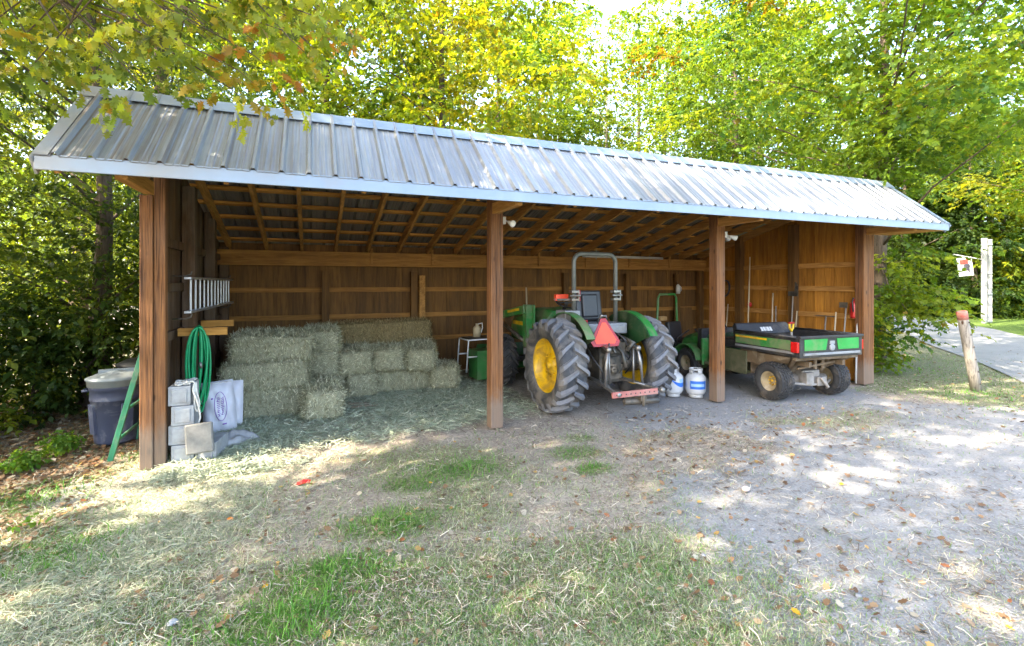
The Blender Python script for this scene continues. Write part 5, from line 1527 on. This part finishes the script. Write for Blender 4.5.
def spray(rg, C, rad, twigs, lv, tl, flat=.45):
    """C: cluster centres (k,3). Returns leaf positions and axes on twigs that start inside each cluster."""
    k_ = len(C)
    O = np.repeat(C, twigs, 0) + rg.normal(0, 1, (k_ * twigs, 3)) * (np.repeat(rad, twigs)[:, None] * np.array([.5, .5, .5 * flat + .12]))
    D = O - np.repeat(C, twigs, 0); D = unit(D + rg.normal(0, .35, D.shape) * np.repeat(rad, twigs)[:, None]) * np.array([1, 1, .55]) + np.array([0, 0, -.12]); D = unit(D)
    TL = tl * rg.uniform(.6, 1.3, k_ * twigs)
    s_ = np.tile(np.linspace(.1, 1, lv), k_ * twigs) + rg.normal(0, .04, k_ * twigs * lv)
    TL = TL * .8
    O2, D2, T2 = np.repeat(O, lv, 0), np.repeat(D, lv, 0), np.repeat(TL, lv)
    P = O2 + D2 * (T2 * s_)[:, None]; P[:, 2] -= .12 * T2 * s_ ** 2
    side = unit(np.cross(D2, np.array([0, 0, 1.]) + rg.normal(0, .25, D2.shape)))
    sg = np.where(rg.random(len(P)) < .5, 1, -1)[:, None]
    A = unit(D2 * rg.uniform(.2, 1., (len(P), 1)) + side * sg * rg.uniform(.4, 1., (len(P), 1)) + np.array([0, 0, -.25]) + rg.normal(0, .28, P.shape))
    U = unit(np.array([0, 0, 1.]) + rg.normal(0, .45, P.shape)); S = unit(np.cross(U, A))
    return P, A, S, np.repeat(np.arange(k_), twigs * lv)
def colours(rg, cid, k_, cols, wts, jit=.2):
    cols = np.array(cols); base = cols[rg.choice(len(cols), k_, p=wts)]
    other = cols[rg.choice(len(cols), len(cid), p=wts)]
    f = rg.uniform(0, .6, (len(cid), 1)); base = base * rg.uniform(.7, 1.25, (k_, 1)); c = base[cid] * (1 - f) + other * f
    return np.clip(c * rg.uniform(1 - jit, 1 + jit, (len(cid), 1)), 0, 1)
GREENS = ([(.10, .175, .022), (.15, .225, .026), (.21, .26, .026), (.055, .11, .018)], (.35, .3, .2, .15))
YELLOWG = ([(.14, .235, .024), (.20, .275, .024), (.085, .175, .022), (.28, .28, .02)], (.42, .22, .26, .10))
MAPLE = ([(.20, .26, .022), (.30, .29, .02), (.40, .22, .02), (.13, .21, .022), (.40, .15, .015)], (.49, .23, .02, .25, .01))
DARK = ([(.035, .075, .018), (.05, .10, .02), (.08, .12, .025), (.03, .055, .018)], (.35, .3, .2, .15))
PINE = ([(.05, .095, .045), (.065, .11, .05), (.09, .13, .05), (.04, .075, .04)], (.35, .3, .2, .15))
def tree(name, label, loc, Ht, tr, base, cr, ncl, twigs, lv, L, pal, seed, kind='plain', wid=1., flat=.45, tl=.8, lean=(0, 0), group=None, shape='oval', bark=None, clr=.26, parts=True, centres=None, mat=None, cat='tree', limbs=None):
    rg = np.random.default_rng(seed); rr = random.Random(seed)
    o = thing(name, label, cat, loc, 0, group)
    # cluster centres
    C = []
    while len(C) < ncl:
        z = rr.random(); a = rr.uniform(0, 2 * PI); q = rr.random() ** .45
        if shape == 'oval': w_ = math.sin(PI * (.12 + .86 * z)) ** .6
        elif shape == 'cone': w_ = (1 - z) ** .8 + .12
        elif shape == 'bush': w_ = math.sqrt(max(.05, 1 - z * z))
        else: w_ = .55 + .45 * math.sin(PI * z)
        zz = base + z * (Ht - base)
        C.append((cr * w_ * q * math.cos(a) + lean[0] * zz / Ht, cr * w_ * q * math.sin(a) + lean[1] * zz / Ht, zz + rr.uniform(-.2, .2) * min(1, Ht / 2)))
    if centres: C = C + [tuple(Vector(c) - Vector(loc)) for c in centres]
    C = np.array(C); rad = np.full(len(C), cr * clr * .84) * rg.uniform(.65, 1.3, len(C))
    if centres: rad[-len(centres):] = np.minimum(rad[-len(centres):], .42)
    P, A, S, cid = spray(rg, C, rad, int(twigs * 3.1), lv, tl, flat)
    Wp = P + np.array(loc)
    roofz = np.where(Wp[:, 1] < YR, ZR - (YR - Wp[:, 1]) * .87, zback(Wp[:, 1])) + .12
    ins = (Wp[:, 0] > XL - .12) & (Wp[:, 0] < XR + .05) & (Wp[:, 1] > YE - .2) & (Wp[:, 1] < YK + .1) & (Wp[:, 2] < roofz)
    P, A, S, cid = P[~ins], A[~ins], S[~ins], cid[~ins]
    P[:, 2] = np.maximum(P[:, 2], .05)
    Ls = L * .8 * np.exp(rg.normal(0, .32, len(P)))
    cr_o = leaves('crown', P, A, S, Ls, colours(rg, cid, len(C), *pal), mat or LEAF, o, kind, wid)
    # trunk with limbs
    m = MB(); pts = []; rs = []
    for i in range(9):
        u = i / 8; wb = min(.12, Ht * .02); pts.append((lean[0] * u * .95 + wb * math.sin(u * 5 + seed), lean[1] * u * .95 + wb * math.cos(u * 4 + seed), Ht * .93 * u - .08)); rs.append(tr * (1 - .86 * u) + (.35 * tr if i == 0 else 0))
    m.tube(pts, rs, 12)
    for i in range(len(C)):
        if i % (limbs or 3): continue
        if XL < C[i][0] + loc[0] < XR and YE < C[i][1] + loc[1] < YK and C[i][2] < 4: continue
        c = Vector(C[i]); rho = math.hypot(c.x, c.y)
        za = max(base * .55, c.z - rho * rr.uniform(.35, .8)); za = min(za, Ht * .88); u = za / (Ht * .93)
        ii_ = min(7, int(u * 8)); f = u * 8 - ii_; a_ = Vector(pts[ii_]).lerp(Vector(pts[ii_ + 1]), f); r0 = min(.03, max(.010 if Ht > 1 else .002, (rs[ii_] * (1 - f) + rs[ii_ + 1] * f) * .28))
        mid = a_.lerp(c, .5) + Vector((rr.uniform(-.15, .15) * min(1, Ht / 3), rr.uniform(-.15, .15) * min(1, Ht / 3), rr.uniform(0, .25) * min(1, Ht / 4)))
        m.tube([a_, a_.lerp(mid, .5) + Vector((0, 0, .05)), mid, mid.lerp(c, .55), c], [r0, r0 * .8, r0 * .6, r0 * .4, r0 * .18], 6)
    m.build('trunk', bark or BARK, o, fixn=False)
    return o
def at_px(px, Y):
    return (math.tan(math.atan((px - 512) / FPX) + YAW) * Y, Y, 0)

# the oak whose boughs hang over the left of the roof; its trunk stands out of frame
hang = []
rr = random.Random(3)
def pt(u, v_, d):
    lat = (u - 512) / FPX * d
    return (lat * math.cos(YAW) + d * math.sin(YAW), -lat * math.sin(YAW) + d * math.cos(YAW), H_CAM + (YH - v_) / FPX * d)
for i in range(74):
    u = rr.uniform(-60, 350); vmax = 52 - 30 * max(0, (u - 250) / 100) + (22 if u < 30 else 0)
    hang.append(pt(u, rr.uniform(-60, max(-30, vmax)), rr.uniform(3.2, 4.9)))
for u, v_, d in ((128, 66, 3.6), (140, 84, 3.65), (238, 70, 3.7), (230, 88, 3.7), (170, 50, 3.7), (255, 56, 3.8), (300, 36, 3.9), (20, 40, 4), (60, 50, 4)): hang.append(pt(u, v_, d))
OAK = ([(.25, .31, .025), (.35, .36, .03), (.16, .24, .025), (.44, .30, .03), (.48, .18, .03), (.10, .13, .025)], (.30, .26, .2, .12, .03, .09))
rg = np.random.default_rng(77)
oak = tree('oak_tree', 'yellowing oak with lobed leaves whose boughs hang over the left end of the roof', (-6.2, 3.4, 0), 15.5, .32, 5.4, 6.9, 100, 8, 12, .20, OAK, 5, 'plain', .9, .5, 1.0, parts=True, clr=.2, lean=(4.6, 1.2))
C = np.array(hang) - np.array(oak.location); rad = np.full(len(C), .26) * rg.uniform(.6, 1.2, len(C))
P, A, S, cid = spray(rg, C, rad, 6, 8, .26, .8)
A = unit(A + np.array([0, 0, -.55])); S = unit(np.cross(unit(rg.normal(0, 1, A.shape)), A))
leaves('bough_leaves', P, A, S, .088 * rg.uniform(.6, 1.25, len(P)), colours(rg, cid, len(C), *OAK), LEAFO, oak, 'oak', 1., .2, .2)
m = MB()
for i, c in enumerate(C):
    c = Vector(c)
    if i % 6 == 0:
        s0 = Vector((.1, .1, 3.6)); mid = s0.lerp(c, .55) + Vector((0, 0, .55))
        hub = c + Vector((-.5, .1, .45)); m.tube([s0, s0.lerp(mid, .5) + Vector((0, 0, .3)), mid, mid.lerp(hub, .6), hub], [.09, .06, .035, .02, .012], 7)
    m.tube([hub, hub.lerp(c, .5) + Vector((0, 0, .06)), c, c + Vector((.1, 0, -.08))], [.010, .007, .004, .002], 5)
m.build('bough', BARK, oak, fixn=False)

G_L = 'trees along the left of the shed'
G_B = 'trees behind the shed'
G_W = 'woods beyond the lane'
# left side
tree('holly_tree', 'dark trunked leafy tree at the left, directly behind the trash bins', (-3.05, 9.3, 0), 8.5, .15, .7, 2.2, 70, 9, 13, .10, ([(.05, .10, .02), (.08, .14, .025), (.12, .17, .03), (.035, .07, .018)], (.3, .3, .2, .2)), 12, wid=.85, group=G_L, shape='col', clr=.3, centres=[pt(u, v_, d) for u, v_, d in ((98, 215, 7.4), (112, 240, 7.3), (90, 262, 7.2), (108, 292, 7.2), (85, 312, 7.0), (104, 330, 7.0), (70, 335, 6.8), (118, 205, 7.4), (60, 290, 7.0), (40, 320, 6.9))])
tree('beech_tree', 'fine leaved bright tree at the left edge, nearest the camera', (-4.7, 8.0, 0), 7.0, .09, .5, 1.9, 60, 9, 12, .09, ([(.07, .12, .02), (.12, .17, .03), (.16, .20, .03), (.04, .08, .018)], (.3, .3, .2, .2)), 13, group=G_L, shape='col', clr=.32)
tree('pine_tree', 'blue green needled tree rising behind the left end of the roof', (-3.0, 13.2, 0), 14, .24, 2.2, 3.6, 85, 10, 22, .16, PINE, 14, wid=.22, group=G_L, shape='col', clr=.26, tl=.8)
tree('pine_tree', 'second blue green needled tree, at the far left edge', (-7.4, 13.5, 0), 13, .22, 1.5, 3.4, 75, 10, 22, .16, PINE, 15, wid=.22, group=G_L, shape='col', clr=.26, tl=.8)
tree('oak_sapling', 'slender leafy tree between the needled tree and the shed corner', (-2.6, 11.8, 0), 6.5, .07, 1.0, 1.5, 36, 8, 11, .10, GREENS, 16, group=G_L, shape='col', clr=.32)
tree('hickory_tree', 'broad green tree standing far back at the left, seen through gaps', (-6.5, 19, 0), 13, .25, 1.2, 4.4, 70, 10, 13, .17, GREENS, 17, group=G_L, clr=.28)
for i, (x, y, h_, cr_, lab) in enumerate(((-3.55, 8.75, 1.5, .75, 'low dark bush beside the bin at the foot of the dark trunk'), (-4.3, 7.7, 1.2, .8, 'bush of dark leaves at the left edge of the yard'), (-3.0, 10.2, 2.2, 1.0, 'taller bush right behind the hidden dark bin'),
                             (-4.6, 10.2, 2.4, 1.3, 'wide bush deep in the left undergrowth'), (-5.6, 9.0, 1.8, 1.1, 'bush at the far left, half out of the picture'))):
    tree('bush', lab, (x, y, 0), h_, .03, .12, cr_, 34, 8, 9, .075, DARK if i in (0, 2) else GREENS, 30 + i, group='bushes at the left edge', shape='bush', clr=.34, tl=.35, cat='bush')
tree('seedling', 'small bright green leafy plant at the foot of the green ladder', (-1.78, 6.62, 0), .32, .006, .05, .22, 14, 5, 6, .06, ([(.10, .22, .03), (.16, .28, .04)], (.6, .4)), 41, shape='bush', clr=.3, tl=.12, cat='plant')

for i, (u, v_, h_, lab) in enumerate(((22, 470, .16, 'small green seedling at the left edge of the yard'), (60, 452, .22, 'leafy green seedling on the litter left of the bin'), (52, 520, .14, 'small green seedling in front of the dark gravel spot'), (150, 478, .12, 'low green weed at the foot of the left corner post'), (205, 470, .10, 'low weed in front of the single concrete block'))):
    x, y = gp(u, v_); tree('seedling', lab, (x, y, 0), h_, .004, .02, .16, 10, 4, 5, .05, ([(.10, .22, .03), (.16, .28, .04)], (.6, .4)), 140 + i, shape='bush', clr=.3, tl=.10, cat='plant', group='seedlings in the yard')
# behind the shed
tree('maple_tree', 'maple turning orange and yellow, its dark trunk rising behind the middle of the roof', at_px(437, 14.2), 12.5, .19, 3.0, 4.3, 100, 9, 12, .15, MAPLE, 51, 'plain', 1.1, group=G_B, clr=.24, lean=(.4, .3))
tree('maple_tree', 'yellow green tree left of the orange maple', at_px(330, 16.5), 13, .2, 3.0, 3.9, 80, 10, 13, .16, YELLOWG, 52, 'plain', 1.1, group=G_B, clr=.26)
for px, Y, h_, sd_, lab in ((612, 17.5, 12.5, 53, 'thin pale trunked tree, the left one of three behind the roof'), (662, 18.2, 14, 54, 'thickest of the three pale trunked trees behind the roof'), (694, 17.0, 12.0, 55, 'leaning thin pale trunked tree, the right one of three')):
    tree('birch_tree', lab, at_px(px, Y), h_, .13 if px != 662 else .2, 2.6, 2.8, 62, 8, 11, .14, GREENS, sd_, group=G_B, bark=BARKP, clr=.27, lean=((.3, 1.4)[px == 694] - (.6 if px == 612 else 0), 0), shape='col')
tree('hemlock_tree', 'dark green tree with layered boughs right of the pale trunks', at_px(733, 13.2), 13, .2, 1.8, 2.7, 95, 10, 14, .11, ([(.05, .12, .02), (.075, .155, .024), (.11, .19, .026), (.035, .08, .018)], (.35, .3, .2, .15)), 56, group=G_B, clr=.25, flat=.25, shape='col')
tree('beech_tree', 'bright yellow green tree between the dark layered tree and the big right maple', at_px(800, 14.5), 13.5, .17, 1.5, 3.0, 90, 10, 13, .13, YELLOWG, 57, group=G_B, clr=.26, flat=.3, shape='col')
tree('sweetgum_tree', 'yellow green tree directly behind the orange maple', at_px(500, 21), 15, .24, 3.0, 4.4, 90, 10, 13, .2, YELLOWG, 58, 'plain', 1.1, group=G_B, clr=.27)
tree('hickory_tree', 'green tree far behind the left third of the roof', at_px(250, 21), 13, .24, 2.0, 4.2, 80, 10, 13, .2, GREENS, 59, group=G_B, clr=.27)
tree('hickory_tree', 'tall green tree far behind the pale trunks', at_px(560, 25), 17, .26, 2.5, 4.4, 70, 10, 13, .22, YELLOWG, 60, group=G_B, clr=.26)
tree('hickory_tree', 'tall thin crowned tree far behind the gap between the pale trunks', at_px(640, 27), 20, .26, 2.5, 4.2, 60, 8, 11, .2, GREENS, 65, group=G_B, clr=.26)
tree('hickory_tree', 'tall green tree far behind the dark layered tree', at_px(760, 23), 18, .26, 2.5, 4.4, 80, 10, 13, .2, GREENS, 61, group=G_B, clr=.26)
tree('sweetgum_tree', 'yellow green tree far behind the right end of the roof', at_px(850, 22), 17, .26, 1.0, 4.4, 90, 10, 13, .2, YELLOWG, 62, group=G_B, clr=.27, shape='col')
# the big maple at the right end and the low growth round it
low = [pt(u, v_, d) for u, v_, d in ((905, 262, 10.8), (922, 250, 10.8), (900, 292, 10.6), (916, 296, 10.4), (926, 292, 10.6), (900, 330, 10.3), (908, 312, 10.3), (885, 150, 10.4), (870, 120, 10.2), (895, 95, 10.2), (880, 60, 10), (865, 30, 10), (900, 20, 10), (905, 130, 10.5), (860, 85, 10.3), (915, 170, 10.6), (890, 190, 10.9))]
tree('maple_tree', 'big bright maple at the right end of the shed, its trunk against the corner post', (11.95, 7.25, 0), 13.5, .17, 4.3, 5.4, 210, 10, 15, .105, ([(.115, .21, .028), (.165, .26, .028), (.23, .29, .024), (.055, .13, .032), (.33, .16, .015)], (.30, .30, .16, .22, .02)), 63, 'maple', 1., group='trees at the right end of the shed', clr=.17, flat=.22, centres=low, tl=.75, limbs=6)
tree('maple_tree', 'yellow green maple whose crown fills the upper right corner', (*polar(1075, 17), 0), 14, .2, 5.0, 4.6, 120, 10, 13, .14, YELLOWG, 64, 'maple', 1., group='trees at the right end of the shed', clr=.24, flat=.3)
for i, (x, y, h_, cr_, lab) in enumerate(((10.5, 6.75, 1.5, .55, 'sparse yellow green sapling bush right beside the right corner post'), (11.2, 7.6, 1.9, .8, 'yellow green bush at the foot of the big maple trunk'), (12.6, 8.6, 1.6, .9, 'bush of fading leaves between the big maple and the lane'))):
    tree('bush', lab, (x, y, 0), h_, .02, .2, cr_, 26, 6, 8, .085, YELLOWG if i < 2 else MAPLE, 70 + i, 'maple', 1., group='bushes at the right end of the shed', shape='bush', clr=.36, tl=.4, cat='bush')
# woods beyond the lane
woods = [(905, 40, 16, 'cedar_tree', DARK, 'dark evergreen far across the lane, left of the grey trunks'), (932, 44, 20, 'pine_tree', DARK, 'tall dark pine far across the lane with bare lower trunk'), (944, 46, 20, 'pine_tree', PINE, 'second far pine with a bare lower trunk, beside the first'), (921, 48, 19, 'pine_tree', PINE, 'third far pine, left of the two bare trunks'),
         (972, 38, 13, 'cedar_tree', DARK, 'dark green tree behind the hanging white sign'), (1005, 40, 14, 'oak_sapling', GREENS, 'green tree right of the white post'), (1040, 37, 12, 'oak_sapling', MAPLE, 'fading tree at the right edge across the lawn'), (885, 46, 15, 'hickory_tree', GREENS, 'far green tree seen over the bushes by the corner post'),
         (990, 52, 18, 'hickory_tree', GREENS, 'tall tree at the back of the woods behind the white post'), (1060, 44, 16, 'hickory_tree', YELLOWG, 'tall yellow green tree at the back of the woods, right edge')]
for i, (px, dist, h_, nm, pal, lab) in enumerate(woods):
    x, y = polar(px, dist * .72)
    pine = nm == 'pine_tree'
    tree(nm, lab, (x, y, 0), h_ * .8, .26 if pine else .2, 5.0 if pine else .6, 3.0, 48, 9, 12, .24, pal, 80 + i, group=G_W, clr=.32, shape='col', wid=.5 if pine else 1., bark=BARK, limbs=3)
for i, (px, dist, lab) in enumerate(((955, 26.5, 'low dark bush at the edge of the woods, left of the sign'), (1000, 27, 'low bush at the edge of the woods, right of the white post'), (1035, 27, 'bush at the edge of the woods by the right border'), (900, 30, 'bush at the edge of the woods behind the low branches'), (925, 31, 'bush at the foot of the far pines'))):
    x, y = polar(px, dist); tree('bush', lab, (x, y, 0), 2.6, .05, .2, 2.0, 36, 8, 9, .16, DARK if i % 2 == 0 else GREENS, 95 + i, group='bushes at the edge of the woods', shape='bush', clr=.33, tl=.6, cat='bush', limbs=3)
# trees out of frame at the left whose shade falls over yard and roof
for i, (x, y, h_, lab) in enumerate(((-11.5, 2.2, 17, 'tall tree standing left of the yard, out of the picture'), (-12.5, 6.6, 19, 'tall tree standing left of the shed, out of the picture'), (-9.5, -2.5, 15, 'tree standing behind and left of the camera'), (-3.2, -1.4, 17, 'tree standing close behind the camera'))):
    tree('shade_tree', lab, (x, y, 0), h_, .28, (2.0, 2.0, 3.0, 6.5)[i], 5.2, (60, 72, 60, 36)[i], 7, 10, .24, GREENS, 120 + i, group='trees out of the picture that shade the yard', clr=.26, limbs=3)
# far wood closing the horizon
rg = np.random.default_rng(5)
n = 52000
a = rg.uniform(R(-75), R(110), n); d = rg.uniform(48, 75, n); zz = rg.random(n) ** 1.2 * (10 + 6 * vnoise(a * 14, a * 0, 3))
gap = fbm(a * 40, zz * .35, 9, 3) > .38
P = np.stack([d * np.sin(a), d * np.cos(a), zz], 1)[gap]; n = len(P)
A = unit(rg.normal(0, 1, (n, 3))); S = unit(np.cross(A, rg.normal(0, 1, (n, 3))))
fw = leaves('far_wood', P, A, S, rg.uniform(.5, 1.0, n), colours(rg, (a[gap] * 60).astype(int) % 90, 90, *GREENS), LEAF, None)
tag(fw, 'far wood closing the view all round behind the nearer trees', 'wood', None, 'stuff')
